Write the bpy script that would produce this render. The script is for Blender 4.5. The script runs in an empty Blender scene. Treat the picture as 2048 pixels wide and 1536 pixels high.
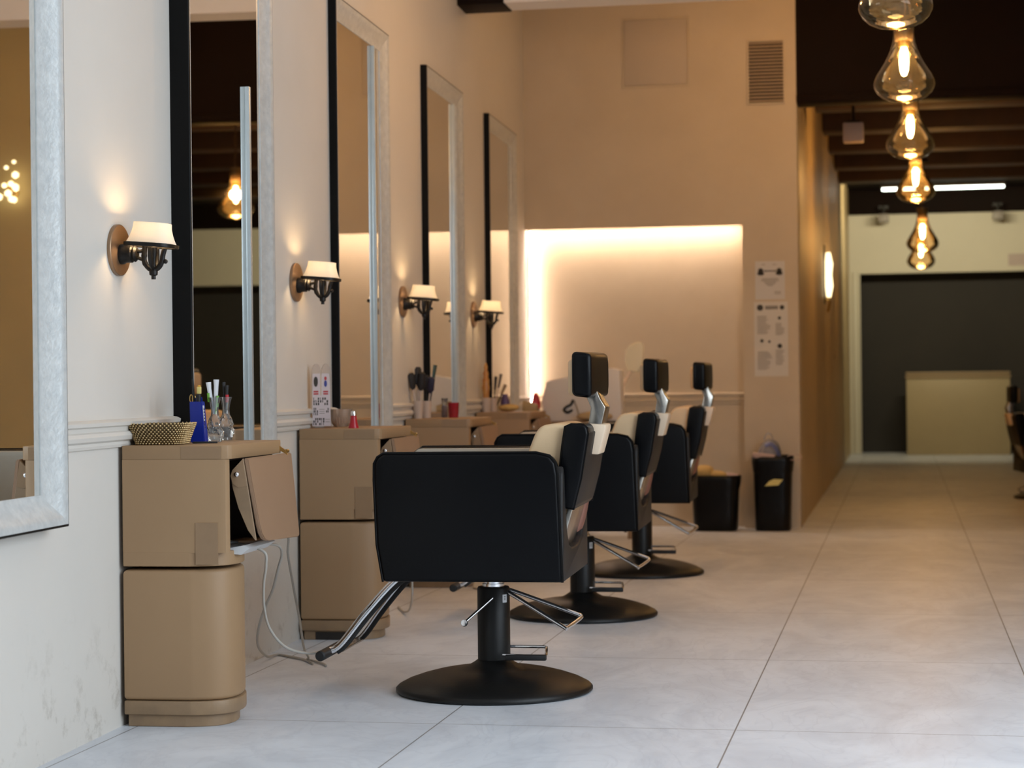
import bpy, bmesh, math, random
from math import sin, cos, pi, radians
from mathutils import Vector, Matrix
random.seed(7)
S = bpy.context.scene
COL = S.collection

# ------------------------------------------------------------------ camera
YAW, PITCH, ROLL, FPX = .1896, -.0006, .0110, 4061.3
fw = Vector((-sin(YAW)*cos(PITCH), cos(YAW)*cos(PITCH), sin(PITCH)))
r0 = Vector((cos(YAW), sin(YAW), 0)); u0 = r0.cross(fw)
r1 = cos(ROLL)*r0 - sin(ROLL)*u0; u1 = sin(ROLL)*r0 + cos(ROLL)*u0
cam = bpy.data.cameras.new('camera'); camo = bpy.data.objects.new('camera', cam); COL.objects.link(camo)
camo.matrix_world = Matrix(((r1.x, u1.x, -fw.x, 0), (r1.y, u1.y, -fw.y, 0), (r1.z, u1.z, -fw.z, 1.0), (0, 0, 0, 1)))
cam.sensor_width = 36; cam.lens = 36*FPX/2048; cam.clip_end = 200; cam.clip_start = .05
cam.dof.use_dof = True; cam.dof.focus_distance = 6.25; cam.dof.aperture_fstop = 4.0; cam.dof.aperture_blades = 9
S.camera = camo

# ------------------------------------------------------------------ world, daylight, exposure
w = bpy.data.worlds.new('daylight'); S.world = w; w.use_nodes = True
w.node_tree.nodes['Background'].inputs[0].default_value = (.75, .87, 1, 1)
w.node_tree.nodes['Background'].inputs[1].default_value = .06
S.view_settings.view_transform = 'Standard'; S.view_settings.look = 'None'
S.view_settings.gamma = 1; S.view_settings.exposure = 0.0; S.view_settings.use_curve_mapping = False
WARM = (1.0, .515, .16)
def light(name, typ, loc, power, col, **k):
    l = bpy.data.lights.new(name, typ); l.energy = power; l.color = col
    for a, b in k.items(): setattr(l, a, b)
    o = bpy.data.objects.new(name, l); COL.objects.link(o); o.location = loc; return o
d_ = light('side_window_daylight', 'AREA', (2.50, 3.5, 1.95), 215, (.79, .895, 1), shape='RECTANGLE', size=2.5, size_y=4.6)
d_.rotation_euler = (0, radians(62), 0)                       # daylight through the big window of the side wall, looking into the room (-x)
d_ = light('shop_window_daylight', 'AREA', (.1, -1.95, 1.55), 3, (.78, .89, 1), shape='RECTANGLE', size=3.6, size_y=2.6)
d_.rotation_euler = (radians(90), 0, 0)                       # daylight through the shop front, looking into the room (+y)
for i_, (lx_, ly_) in enumerate(((-1.0, 9.4), (-.6, 12.4))):   # unseen warm lamps, added to light the back and mirror walls
    light('added_warm_light', 'POINT', (lx_, ly_, 2.95 if i_ == 0 else 3.4), (26, 15)[i_], WARM, shadow_soft_size=.08)

# ------------------------------------------------------------------ frames of reference
AW = .0337                                                    # the mirror wall runs 1.9 degrees off the floor grid
T = Vector((-sin(AW), cos(AW), 0)); N = Vector((cos(AW), sin(AW), 0)); W0 = Vector((-2.0792, 0, 0))
def W(s, d, z=0.0): return W0 + T*s + N*d + Vector((0, 0, z)) # along the wall, out from it, up
YB = 13.79

# ------------------------------------------------------------------ materials
def mat(name, col, rough=.5, metal=0.0, noise=None, bump=None, emit=None, spec=None, coat=0, trans=0, sheen=0):
    """noise=(scale, amount, darker colour) mottles the colour; bump=(scale, strength)"""
    m = bpy.data.materials.new(name); m.use_nodes = True
    nt = m.node_tree; p = nt.nodes['Principled BSDF']
    p.inputs['Base Color'].default_value = (*col, 1); p.inputs['Roughness'].default_value = rough
    p.inputs['Metallic'].default_value = metal
    if spec is not None: p.inputs['Specular IOR Level'].default_value = spec
    if coat: p.inputs['Coat Weight'].default_value = coat
    if trans: p.inputs['Transmission Weight'].default_value = trans
    tc = nt.nodes.new('ShaderNodeTexCoord')
    if noise:
        n = nt.nodes.new('ShaderNodeTexNoise'); n.inputs['Scale'].default_value = noise[0]; n.inputs['Detail'].default_value = 6
        n.inputs['Roughness'].default_value = .6
        nt.links.new(tc.outputs['Object'], n.inputs['Vector'])
        r = nt.nodes.new('ShaderNodeValToRGB'); r.color_ramp.elements[0].position = .35; r.color_ramp.elements[1].position = .7
        dk = noise[2] if len(noise) > 2 else tuple(c*.8 for c in col)
        r.color_ramp.elements[0].color = (*[a+(b-a)*noise[1] for a, b in zip(col, dk)], 1); r.color_ramp.elements[1].color = (*col, 1)
        nt.links.new(n.outputs['Fac'], r.inputs['Fac']); nt.links.new(r.outputs['Color'], p.inputs['Base Color'])
    if bump:
        n = nt.nodes.new('ShaderNodeTexNoise'); n.inputs['Scale'].default_value = bump[0]; n.inputs['Detail'].default_value = 5
        nt.links.new(tc.outputs['Object'], n.inputs['Vector'])
        b = nt.nodes.new('ShaderNodeBump'); b.inputs['Strength'].default_value = bump[1]; b.inputs['Distance'].default_value = .004
        nt.links.new(n.outputs['Fac'], b.inputs['Height']); nt.links.new(b.outputs['Normal'], p.inputs['Normal'])
    if emit:
        p.inputs['Emission Color'].default_value = (*emit[0], 1); p.inputs['Emission Strength'].default_value = emit[1]
    return m
def clear_glass(name, tint, gloss=.06, refl=1.4, body=None, bodyfac=0.0):
    """thin blown glass: tinted see-through with a mirror sheen at grazing angles"""
    m = bpy.data.materials.new(name); m.use_nodes = True; nt = m.node_tree; nt.nodes.clear()
    o = nt.nodes.new('ShaderNodeOutputMaterial'); t = nt.nodes.new('ShaderNodeBsdfTransparent'); g = nt.nodes.new('ShaderNodeBsdfGlossy')
    t.inputs[0].default_value = (*tint, 1); g.inputs['Roughness'].default_value = gloss; g.inputs[0].default_value = (1, .97, .92, 1)
    f = nt.nodes.new('ShaderNodeFresnel'); f.inputs[0].default_value = refl
    mx = nt.nodes.new('ShaderNodeMixShader'); nt.links.new(f.outputs[0], mx.inputs[0])
    src = t
    if body:
        df = nt.nodes.new('ShaderNodeBsdfDiffuse'); df.inputs[0].default_value = (*body, 1)
        m2 = nt.nodes.new('ShaderNodeMixShader'); m2.inputs[0].default_value = bodyfac
        nt.links.new(t.outputs[0], m2.inputs[1]); nt.links.new(df.outputs[0], m2.inputs[2]); src = m2
    nt.links.new(src.outputs[0], mx.inputs[1]); nt.links.new(g.outputs[0], mx.inputs[2]); nt.links.new(mx.outputs[0], o.inputs[0])
    return m

def wall_paint(name, col, stain=True):
    m = mat(name, col, .62, noise=(1.3, .5, tuple(c*.88 for c in col)), bump=(14, .10))
    if stain:                                                 # scuffs and damp marks along the foot of the wall
        nt = m.node_tree; p = nt.nodes['Principled BSDF']
        base = p.inputs['Base Color'].links[0].from_socket
        tc = [n for n in nt.nodes if n.type == 'TEX_COORD'][0]
        sx = nt.nodes.new('ShaderNodeSeparateXYZ'); nt.links.new(tc.outputs['Object'], sx.inputs[0])
        mr = nt.nodes.new('ShaderNodeMapRange'); mr.inputs['From Min'].default_value = .03; mr.inputs['From Max'].default_value = .40
        mr.inputs['To Min'].default_value = 1; mr.inputs['To Max'].default_value = 0
        nt.links.new(sx.outputs['Z'], mr.inputs['Value'])
        n = nt.nodes.new('ShaderNodeTexNoise'); n.inputs['Scale'].default_value = 9; n.inputs['Detail'].default_value = 8; n.inputs['Roughness'].default_value = .75
        nt.links.new(tc.outputs['Object'], n.inputs['Vector'])
        cr = nt.nodes.new('ShaderNodeMapRange'); cr.inputs['From Min'].default_value = .54; cr.inputs['From Max'].default_value = .80
        nt.links.new(n.outputs['Fac'], cr.inputs['Value'])
        mu = nt.nodes.new('ShaderNodeMath'); mu.operation = 'MULTIPLY'
        nt.links.new(mr.outputs[0], mu.inputs[0]); nt.links.new(cr.outputs[0], mu.inputs[1])
        mx = nt.nodes.new('ShaderNodeMixRGB'); nt.links.new(mu.outputs[0], mx.inputs[0]); nt.links.new(base, mx.inputs[1])
        mx.inputs[2].default_value = (.24, .20, .15, 1); nt.links.new(mx.outputs[0], p.inputs['Base Color'])
    return m
M = {}
M['wall'] = wall_paint('wall_paint', (.655, .62, .565))
M['plaster'] = mat('back_plaster', (.62, .525, .39), .7, noise=(2.2, .5, (.52, .43, .31)), bump=(7, .12))
M['corridor'] = mat('corridor_paint', (.62, .47, .25), .45, noise=(1.5, .5, (.48, .34, .16)), bump=(5, .1))
M['cream_wall'] = mat('cream_paint', (.70, .66, .53), .6, noise=(1.2, .3))
M['ceiling'] = mat('ceiling_paint', (.84, .80, .77), .8, noise=(2, .3))
M['darkwood'] = mat('dark_beam_wood', (.009, .0036, .0020), .7, spec=.1, noise=(3, .7, (.007, .0038, .0026)), bump=(12, .3))
M['beamwood'] = mat('brown_beam_wood', (.060, .026, .013), .6, noise=(3, .7, (.03, .013, .007)), bump=(12, .3))
M['chalk'] = mat('charcoal_paint', (.035, .031, .027), .75, noise=(1.4, .5, (.022, .02, .018)))
M['tan'] = mat('tan_lacquer', (.355, .222, .116), .52, noise=(2.5, .5, (.315, .192, .098)), bump=(30, .03))
M['tan_edge'] = mat('tan_lacquer_worn', (.33, .215, .118), .5, noise=(14, .6, (.21, .14, .085)))
M['tape'] = mat('parcel_tape', (.315, .200, .112), .34, noise=(25, .35))
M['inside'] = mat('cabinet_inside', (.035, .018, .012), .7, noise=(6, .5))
M['black'] = mat('black_leather', (.0024, .0026, .0034), .34, noise=(9, .5, (.0015, .0016, .0022)), bump=(140, .10), spec=.17)
M['black_back_lit'] = mat('black_leather_matt_lit', (.013, .012, .0115), .55, noise=(9, .5, (.009, .008, .008)), bump=(140, .12), spec=.4)  # lighter than the arm leather: light on the chair backs put into the colour
M['lining'] = mat('grey_cream_lining', (.46, .42, .35), .45, noise=(6, .5, (.34, .31, .26)), bump=(100, .08))
M['cream'] = mat('cream_leather', (.76, .545, .325), .36, noise=(5, .4, (.64, .45, .26)), bump=(120, .08))
M['sleeve'] = mat('cream_plastic', (.84, .66, .48), .4, noise=(8, .2))
M['blackmetal'] = mat('black_coated_steel', (.0075, .0074, .0072), .42, spec=.3, noise=(16, .5, (.006, .006, .006)), bump=(90, .06))
M['rubber'] = mat('black_rubber', (.008, .008, .008), .6, noise=(30, .3))
M['chrome'] = mat('chrome', (.80, .80, .82), .10, 1.0, noise=(12, .15))
M['steel'] = mat('brushed_steel', (.50, .47, .42), .25, 1.0, noise=(18, .5, (.28, .25, .22)))
M['copper'] = mat('bronze_strap', (.30, .14, .10), .35, .6, noise=(12, .5))
M['silver'] = mat('silver_leaf', (.62, .635, .62), .46, .2, noise=(34, .7, (.46, .48, .48)), bump=(90, .5))
M['silver_strip'] = mat('silver_strip', (.60, .66, .67), .35, .5, noise=(12, .4))
M['frameblack'] = mat('black_frame_edge', (.0035, .0035, .0035), .5, spec=.15, noise=(20, .4))
M['mirror'] = mat('mirror_glass', (.86, .87, .85), .012, 1.0, noise=(.6, .04))
M['bronze'] = mat('bronze_plate', (.34, .22, .135), .38, .75, noise=(7, .4, (.24, .15, .09)))
M['iron'] = mat('dark_iron', (.010, .008, .0065), .42, 0, spec=.3, noise=(22, .6), bump=(60, .3))
M['white'] = mat('white_plastic', (.70, .70, .70), .4, noise=(6, .15))
M['cable'] = mat('pale_grey_cable', (.46, .43, .38), .5, noise=(30, .2))
M['gold'] = mat('gold_beads', (.72, .55, .30), .26, .7, noise=(60, .5, (.48, .34, .15)))
M['blue'] = mat('blue_plastic', (.004, .020, .27), .32, noise=(8, .3))
M['yellow'] = mat('yellow_bristle', (.72, .62, .22), .6, noise=(60, .4))
M['brass'] = mat('brass', (.60, .40, .14), .3, .9, noise=(20, .3))
M['red'] = mat('red_plastic', (.48, .012, .025), .3, noise=(8, .3))
M['green'] = mat('green_plastic', (.16, .40, .05), .4, noise=(20, .4))
M['purple'] = mat('purple_glaze', (.10, .06, .17), .3, noise=(12, .5))
M['amber'] = mat('amber_liquid', (.42, .14, .02), .3, noise=(25, .6, (.55, .36, .12)))
M['pot'] = mat('pale_cup_ceramic', (.55, .45, .38), .5, noise=(10, .3))
M['darkbrush'] = mat('dark_bristles', (.012, .011, .013), .7, noise=(80, .5))
M['paper'] = mat('paper', (.62, .60, .57), .7, noise=(3, .15))
M['print'] = mat('printed_ink', (.05, .045, .04), .7, noise=(90, .4))
M['greyprint'] = mat('printed_grey_ink', (.30, .27, .23), .7, noise=(90, .4))
M['redprint'] = mat('printed_red_ink', (.52, .06, .07), .6, noise=(90, .3))
M['blueprint'] = mat('printed_blue_ink', (.05, .07, .30), .6, noise=(90, .3))
M['pinksheet'] = mat('pale_pink_sheet', (.68, .60, .62), .5, noise=(8, .2))
M['binbag'] = mat('black_bin_liner', (.003, .003, .0032), .32, spec=.2, noise=(14, .5), bump=(22, .8))
M['tissue'] = mat('yellow_tissue', (.62, .42, .15), .8, noise=(16, .5), bump=(30, .5))
M['bag'] = clear_glass('clear_plastic_bag', (.80, .80, .84), .2, 1.3, (.5, .5, .56), .35)
M['bluefilm'] = mat('blue_film', (.12, .15, .33), .5, noise=(20, .5))
M['cardboard'] = mat('pinkish_card', (.50, .36, .31), .7, noise=(9, .3))
M['grille'] = mat('grille_paint', (.50, .38, .26), .5, noise=(20, .3))
M['hole'] = mat('dark_hole', (.02, .016, .013), .8, noise=(10, .3))
M['glass'] = clear_glass('lamp_glass', (.93, .86, .70), .03, 1.42, (.85, .70, .42), .035)
M['crystal'] = clear_glass('crystal_glass', (.90, .92, .93), .04, 1.55, (.7, .72, .74), .10)
M['bowlglass'] = clear_glass('pressed_glass', (.80, .70, .62), .12, 1.6, (.62, .47, .36), .42)
M['acrylic'] = clear_glass('acrylic', (.93, .92, .93), .05, 1.4)
M['tube'] = mat('frosted_tube', (.62, .64, .66), .4, noise=(30, .3))
M['filament'] = mat('glowing_filament', (1, .8, .5), .5, emit=((1, .74, .36), 26), noise=(10, .05))
M['led'] = mat('led_strip', (1, 1, 1), .5, emit=((1, .77, .61), 112), noise=(10, .02))
M['led_cool'] = mat('led_tube', (1, 1, 1), .5, emit=((.93, 1, .86), 7.0), noise=(10, .02))
M['crystal_lit'] = mat('lit_lamp_glass', (1, .85, .55), .3, emit=((1, .80, .45), 3.0), noise=(16, .4))
# frosted sconce glass: the bulb inside shines through it
m = bpy.data.materials.new('opal_shade_glass'); m.use_nodes = True; nt = m.node_tree; nt.nodes.clear()
o_ = nt.nodes.new('ShaderNodeOutputMaterial'); tl = nt.nodes.new('ShaderNodeBsdfTranslucent'); df = nt.nodes.new('ShaderNodeBsdfDiffuse')
tl.inputs[0].default_value = (1, .95, .87, 1); df.inputs[0].default_value = (.86, .84, .80, 1)
nz = nt.nodes.new('ShaderNodeTexNoise'); nz.inputs['Scale'].default_value = 20
bp = nt.nodes.new('ShaderNodeBump'); bp.inputs['Strength'].default_value = .03
nt.links.new(nz.outputs['Fac'], bp.inputs['Height']); nt.links.new(bp.outputs['Normal'], df.inputs['Normal'])
mx = nt.nodes.new('ShaderNodeMixShader'); mx.inputs[0].default_value = .5
nt.links.new(tl.outputs[0], mx.inputs[1]); nt.links.new(df.outputs[0], mx.inputs[2]); nt.links.new(mx.outputs[0], o_.inputs[0])
M['opal'] = m

def marble_floor():
    m = bpy.data.materials.new('marble_tiles'); m.use_nodes = True; nt = m.node_tree; p = nt.nodes['Principled BSDF']
    tc = nt.nodes.new('ShaderNodeTexCoord')
    mp = nt.nodes.new('ShaderNodeMapping'); mp.inputs['Scale'].default_value = (1.0, .55, 1); mp.inputs['Rotation'].default_value = (0, 0, .5)
    nt.links.new(tc.outputs['Object'], mp.inputs[0])
    n1 = nt.nodes.new('ShaderNodeTexNoise'); n1.inputs['Scale'].default_value = 2.4; n1.inputs['Detail'].default_value = 10; n1.inputs['Roughness'].default_value = .65; n1.inputs['Distortion'].default_value = 1.6
    nt.links.new(mp.outputs[0], n1.inputs['Vector'])
    r1_ = nt.nodes.new('ShaderNodeValToRGB')
    r1_.color_ramp.elements[0].position = .30; r1_.color_ramp.elements[0].color = (.575, .61, .665, 1)
    r1_.color_ramp.elements[1].position = .60; r1_.color_ramp.elements[1].color = (.73, .765, .815, 1)
    nt.links.new(n1.outputs['Fac'], r1_.inputs[0])
    n2 = nt.nodes.new('ShaderNodeTexNoise'); n2.inputs['Scale'].default_value = 3.5; n2.inputs['Detail'].default_value = 12; n2.inputs['Distortion'].default_value = 2.5
    nt.links.new(mp.outputs[0], n2.inputs['Vector'])
    r2 = nt.nodes.new('ShaderNodeValToRGB')                    # thin grey-blue veins
    e = r2.color_ramp.elements; e[0].position = .47; e[0].color = (0, 0, 0, 1); e[1].position = .53; e[1].color = (0, 0, 0, 1)
    q = e.new(.50); q.color = (.16, .16, .16, 1)
    nt.links.new(n2.outputs['Fac'], r2.inputs[0])
    mx = nt.nodes.new('ShaderNodeMixRGB'); nt.links.new(r2.outputs[0], mx.inputs[0]); nt.links.new(r1_.outputs[0], mx.inputs[1]); mx.inputs[2].default_value = (.40, .42, .48, 1)
    # joints of the tile grid
    sx = nt.nodes.new('ShaderNodeSeparateXYZ'); nt.links.new(tc.outputs['Object'], sx.inputs[0])
    def line(sock, off, step, half):
        a = nt.nodes.new('ShaderNodeMath'); a.operation = 'SUBTRACT'; nt.links.new(sock, a.inputs[0]); a.inputs[1].default_value = off
        b = nt.nodes.new('ShaderNodeMath'); b.operation = 'PINGPONG'; nt.links.new(a.outputs[0], b.inputs[0]); b.inputs[1].default_value = step/2
        c = nt.nodes.new('ShaderNodeMath'); c.operation = 'LESS_THAN'; nt.links.new(b.outputs[0], c.inputs[0]); c.inputs[1].default_value = half
        return c
    lx = line(sx.outputs['X'], -.478, .872, .0022); ly = line(sx.outputs['Y'], 5.82, 1.471, .0022)
    ad = nt.nodes.new('ShaderNodeMath'); ad.operation = 'MAXIMUM'; nt.links.new(lx.outputs[0], ad.inputs[0]); nt.links.new(ly.outputs[0], ad.inputs[1])
    mu = nt.nodes.new('ShaderNodeMath'); mu.operation = 'MULTIPLY'; mu.inputs[1].default_value = .9; nt.links.new(ad.outputs[0], mu.inputs[0])
    m3 = nt.nodes.new('ShaderNodeMixRGB'); nt.links.new(mu.outputs[0], m3.inputs[0]); nt.links.new(mx.outputs[0], m3.inputs[1]); m3.inputs[2].default_value = (.17, .165, .16, 1)
    nt.links.new(m3.outputs[0], p.inputs['Base Color'])
    rr = nt.nodes.new('ShaderNodeMapRange'); rr.inputs['To Min'].default_value = .34; rr.inputs['To Max'].default_value = .5
    nt.links.new(n1.outputs['Fac'], rr.inputs['Value']); nt.links.new(rr.outputs[0], p.inputs['Roughness'])
    p.inputs['Specular IOR Level'].default_value = .4
    return m
M['floor'] = marble_floor()

# ------------------------------------------------------------------ mesh helpers
def new(): return bmesh.new()
def _tf(bm, vs, loc=(0, 0, 0), rot=None):
    if rot is not None: bmesh.ops.rotate(bm, verts=vs, cent=(0, 0, 0), matrix=rot if isinstance(rot, Matrix) else Matrix.Rotation(rot, 3, 'Z'))
    bmesh.ops.translate(bm, verts=vs, vec=loc)
def box(bm, c, size, bev=0.0, seg=2, rot=None):
    r = bmesh.ops.create_cube(bm, size=1.0); vs = r['verts']
    bmesh.ops.scale(bm, verts=vs, vec=size)
    if bev > 0:
        es = list({e for v in vs for e in v.link_edges})
        rb = bmesh.ops.bevel(bm, geom=es, offset=bev, segments=seg, affect='EDGES', profile=.5, clamp_overlap=True)
        vs = list({v for f in rb['faces'] for v in f.verts} | {v for v in vs if v.is_valid})
    _tf(bm, vs, c, rot); return vs
def bx(bm, a, b, bev=0.0, seg=2):
    return box(bm, [(p+q)/2 for p, q in zip(a, b)], [abs(q-p) for p, q in zip(a, b)], bev, seg)
def prism(bm, pts, lo, hi, axis='y', bev=0.0, seg=2):
    """polygon in the two other axes, pushed along axis from lo to hi"""
    def v3(p, t):
        a, b = p
        return {'y': (a, t, b), 'x': (t, a, b), 'z': (a, b, t)}[axis]
    A = [bm.verts.new(v3(p, lo)) for p in pts]; B = [bm.verts.new(v3(p, hi)) for p in pts]
    fs = [bm.faces.new(A), bm.faces.new(B[::-1])]
    n = len(pts)
    for i in range(n): fs.append(bm.faces.new((A[i], B[i], B[(i+1) % n], A[(i+1) % n])))
    bmesh.ops.recalc_face_normals(bm, faces=fs)
    vs = A+B
    if bev > 0:
        es = [e for e in {e for v in vs for e in v.link_edges}]
        rb = bmesh.ops.bevel(bm, geom=es, offset=bev, segments=seg, affect='EDGES', profile=.5, clamp_overlap=True)
        vs = list({v for f in rb['faces'] for v in f.verts} | {v for v in vs if v.is_valid})
    return vs
def lathe(bm, prof, c=(0, 0, 0), seg=32, rot=None, sx=1.0, sy=1.0):
    rings = []; vs = []
    for r, z in prof:
        if r < 1e-5:
            v = bm.verts.new((0, 0, z)); rings.append([v]); vs.append(v)
        else:
            ring = [bm.verts.new((r*cos(2*pi*i/seg)*sx, r*sin(2*pi*i/seg)*sy, z)) for i in range(seg)]
            rings.append(ring); vs += ring
    for a, b in zip(rings, rings[1:]):
        for i in range(seg):
            j = (i+1) % seg
            q = [a[i % len(a)], a[j % len(a)], b[j % len(b)], b[i % len(b)]]
            q2 = []
            for v in q:
                if v not in q2: q2.append(v)
            if len(q2) > 2: bm.faces.new(q2)
    _tf(bm, vs, c, rot); return vs
def cyl(bm, a, b, r, seg=16, r2=None):
    a = Vector(a); b = Vector(b); d = b-a; L = d.length
    q = d.to_track_quat('Z', 'Y').to_matrix()
    return lathe(bm, [(0, 0), (r, 0), (r if r2 is None else r2, L), (0, L)], a, seg, q)
def spline(pts, n=8, closed=False):
    P = [Vector(p) for p in pts]; out = []
    m = len(P)
    for i in range(m if closed else m-1):
        p0 = P[(i-1) % m] if closed or i > 0 else P[0]; p1 = P[i % m]; p2 = P[(i+1) % m]; p3 = P[(i+2) % m] if closed or i+2 < m else P[-1]
        for k in range(n):
            t = k/n
            out.append(.5*((2*p1)+(-p0+p2)*t+(2*p0-5*p1+4*p2-p3)*t*t+(-p0+3*p1-3*p2+p3)*t**3))
    if not closed: out.append(P[-1])
    return out
def tube(bm, pts, r, seg=8, closed=False, flat=1.0, up=None):
    """r a number or one per point; flat squeezes the section"""
    P = [Vector(p) for p in pts]; n = len(P); rs = r if isinstance(r, (list, tuple)) else [r]*n
    rings = []; prev = Vector(up) if up else None
    for i in range(n):
        if closed: t = P[(i+1) % n]-P[i-1]
        else: t = P[min(i+1, n-1)]-P[max(i-1, 0)]
        if t.length < 1e-9: t = Vector((0, 0, 1))
        t.normalize()
        if prev is None: prev = t.orthogonal()
        a = prev-t*prev.dot(t)
        if a.length < 1e-6: a = t.orthogonal()
        a.normalize(); b = t.cross(a); prev = a
        rings.append([bm.verts.new(P[i]+(a*cos(2*pi*k/seg)+b*sin(2*pi*k/seg)*flat)*rs[i]) for k in range(seg)])
    for i in range(n if closed else n-1):
        A, B = rings[i], rings[(i+1) % n]
        for k in range(seg): bm.faces.new((A[k], A[(k+1) % seg], B[(k+1) % seg], B[k]))
    if not closed:
        bm.faces.new(rings[0][::-1]); bm.faces.new(rings[-1])
    return [v for R in rings for v in R]
def ball(bm, c, r, sub=2, sc=(1, 1, 1)):
    rr = bmesh.ops.create_icosphere(bm, subdivisions=sub, radius=r); vs = rr['verts']
    bmesh.ops.scale(bm, verts=vs, vec=sc); bmesh.ops.translate(bm, verts=vs, vec=c); return vs
def obj(name, bm, m, parent=None, ang=40, **props):
    bmesh.ops.recalc_face_normals(bm, faces=bm.faces[:])
    me = bpy.data.meshes.new(name); bm.to_mesh(me); bm.free()
    for p in me.polygons: p.use_smooth = True
    if ang < 179: me.set_sharp_from_angle(angle=radians(ang))
    o = bpy.data.objects.new(name, me); COL.objects.link(o); me.materials.append(M[m] if isinstance(m, str) else m)
    if parent: o.parent = parent
    for k, v in props.items(): o[k] = v
    return o
def tag(o, label, cat, group=None):
    o['label'] = label; o['category'] = cat
    if group: o['group'] = group
    return o
def thing(name, label, cat, loc=(0, 0, 0), rz=0.0, group=None):
    o = bpy.data.objects.new(name, None); COL.objects.link(o); o.location = loc; o.rotation_euler = (0, 0, rz); o.empty_display_size = .1
    return tag(o, label, cat, group)
def on_wall(name, label, cat, s, d, z=0.0, group=None, rz=0.0):
    return thing(name, label, cat, W(s, d, z), AW+rz, group)
def struct(name, bm, m, parent=None, ang=40):
    return obj(name, bm, m, parent, ang, kind='structure')
def dup(root, loc, rz, label, group=None):
    r = root.copy(); COL.objects.link(r); r.location = loc; r.rotation_euler = (0, 0, rz); r['label'] = label
    if group: r['group'] = group
    for ch in [o for o in root.children]:
        c = ch.copy(); COL.objects.link(c); c.parent = r
        for g in [o for o in ch.children]:
            e = g.copy(); COL.objects.link(e); e.parent = c
    return r
def wbox(bm, s0, s1, d0, d1, z0, z1):
    """box in wall coordinates, written in world coordinates"""
    vs = bx(bm, (d0, s0, z0), (d1, s1, z1)); _tf(bm, vs, W0, AW)

# ------------------------------------------------------------------ the room
b = new(); bx(b, (-5, -2.2, -.12), (5.4, 28.6, 0)); struct('floor', b, 'floor')
b = new(); wbox(b, -2.3, 14.25, -.2, 0, 0, 3.8); o = struct('wall_left', b, 'wall')
# chair rail in the stretches between the mirrors
segs = [(-2.2, 4.0), (5.112, 6.165), (7.178, 8.255), (9.316, 10.20), (11.272, 12.13), (13.252, 13.86)]
prof = [(0, .822), (.010, .824), (.013, .832), (.011, .840), (.022, .846), (.026, .858), (.020, .868), (.012, .872), (.014, .884), (.026, .888), (.028, .898), (.016, .904), (0, .906)]
for i, (a, c) in enumerate(segs):
    b = new(); vs = prism(b, prof, a, c, 'y'); _tf(b, vs, W0, AW); struct('trim_%d' % (i+1), b, 'wall', ang=30)
b = new(); bx(b, (-2.75, -2.2, 3.285), (2.75, 11.30, 3.40)); struct('ceiling', b, 'ceiling')
b = new(); bx(b, (-2.192, 11.30, 3.155), (2.75, 11.55, 3.40)); struct('beam_white', b, mat('white_beam_paint', (.82, .79, .77), .6, noise=(3, .2)))
b = new(); bx(b, (-2.75, 11.45, 3.39), (2.75, 11.55, 3.72)); bx(b, (-2.75, 11.45, 3.70), (2.75, YB+.3, 3.85)); struct('ceiling_upper', b, 'ceiling')
b = new(); bx(b, (-2.62, 11.28, 3.15), (-2.195, 11.57, 3.40), .006); o = struct('beam', b, 'darkwood')
b = new(); bx(b, (2.6, -2.2, 0), (2.75, .9, 3.85)); bx(b, (2.6, 5.9, 0), (2.75, YB+.3, 3.85)); bx(b, (2.6, .9, 0), (2.75, 5.9, .45)); bx(b, (2.6, .9, 3.05), (2.75, 5.9, 3.85)); struct('wall_right', b, 'corridor')
b = new()
for y0 in (.9, 2.5, 4.2, 5.84): bx(b, (2.64, y0, .45), (2.71, y0+.06, 3.05))
bx(b, (2.64, .9, .45), (2.71, 5.9, .51)); bx(b, (2.64, .9, 2.99), (2.71, 5.9, 3.05)); struct('window_2', b, 'frameblack')
# shop front with its window opening, behind the camera
b = new()
bx(b, (-2.6, -2.3, 0), (-1.75, -2.1, 3.4)); bx(b, (1.95, -2.3, 0), (2.75, -2.1, 3.4)); bx(b, (-1.75, -2.3, 0), (1.95, -2.1, .22)); bx(b, (-1.75, -2.3, 2.9), (1.95, -2.1, 3.4))
struct('wall_front', b, 'chalk')
b = new()
for x0, x1 in ((-1.75, -1.69), (-.53, -.47), (.67, .73), (1.89, 1.95)): bx(b, (x0, -2.25, .22), (x1, -2.17, 2.9))
bx(b, (-1.75, -2.25, .22), (1.95, -2.17, .28)); bx(b, (-1.75, -2.25, 2.84), (1.95, -2.17, 2.9))
struct('window_1', b, 'frameblack')
# back wall: panel above the lit recess, recess, column
b = new(); bx(b, (-2.62, YB, 2.053), (-1.049, YB+.035, 3.72)); struct('wall_back', b, 'plaster')
b = new(); bx(b, (-2.7, YB+.15, 0), (-1.049, YB+.3, 3.72)); struct('wall_recess', b, 'plaster')
b = new(); bx(b, (-1.049, YB, 0), (-.677, YB+.3, 3.72)); struct('column', b, 'plaster')
b = new(); bx(b, (-1.049, YB+.3, 0), (-.677, 27.7, 3.6)); struct('wall_corridor', b, 'corridor')
prof2 = [(p, z+.012) for p, z in prof]
b = new(); prism(b, [(YB+.15-p, z) for p, z in prof2], -2.5, -1.049, 'x'); struct('trim_7', b, 'plaster', ang=30)
b = new(); bx(b, (-.677, YB, 2.885), (1.02, YB+.22, 3.72)); struct('beam_bulkhead', b, 'darkwood')
b = new(); bx(b, (-.677, YB-.02, 2.862), (1.02, YB+.24, 2.915), .006); struct('trim_8', b, 'darkwood')
b = new(); bx(b, (1.02, YB, 0), (2.75, YB+.3, 3.72)); struct('column_opposite', b, mat('ochre_paint', (.60, .50, .27), .5, noise=(1.5, .4), bump=(5, .1)))
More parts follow.
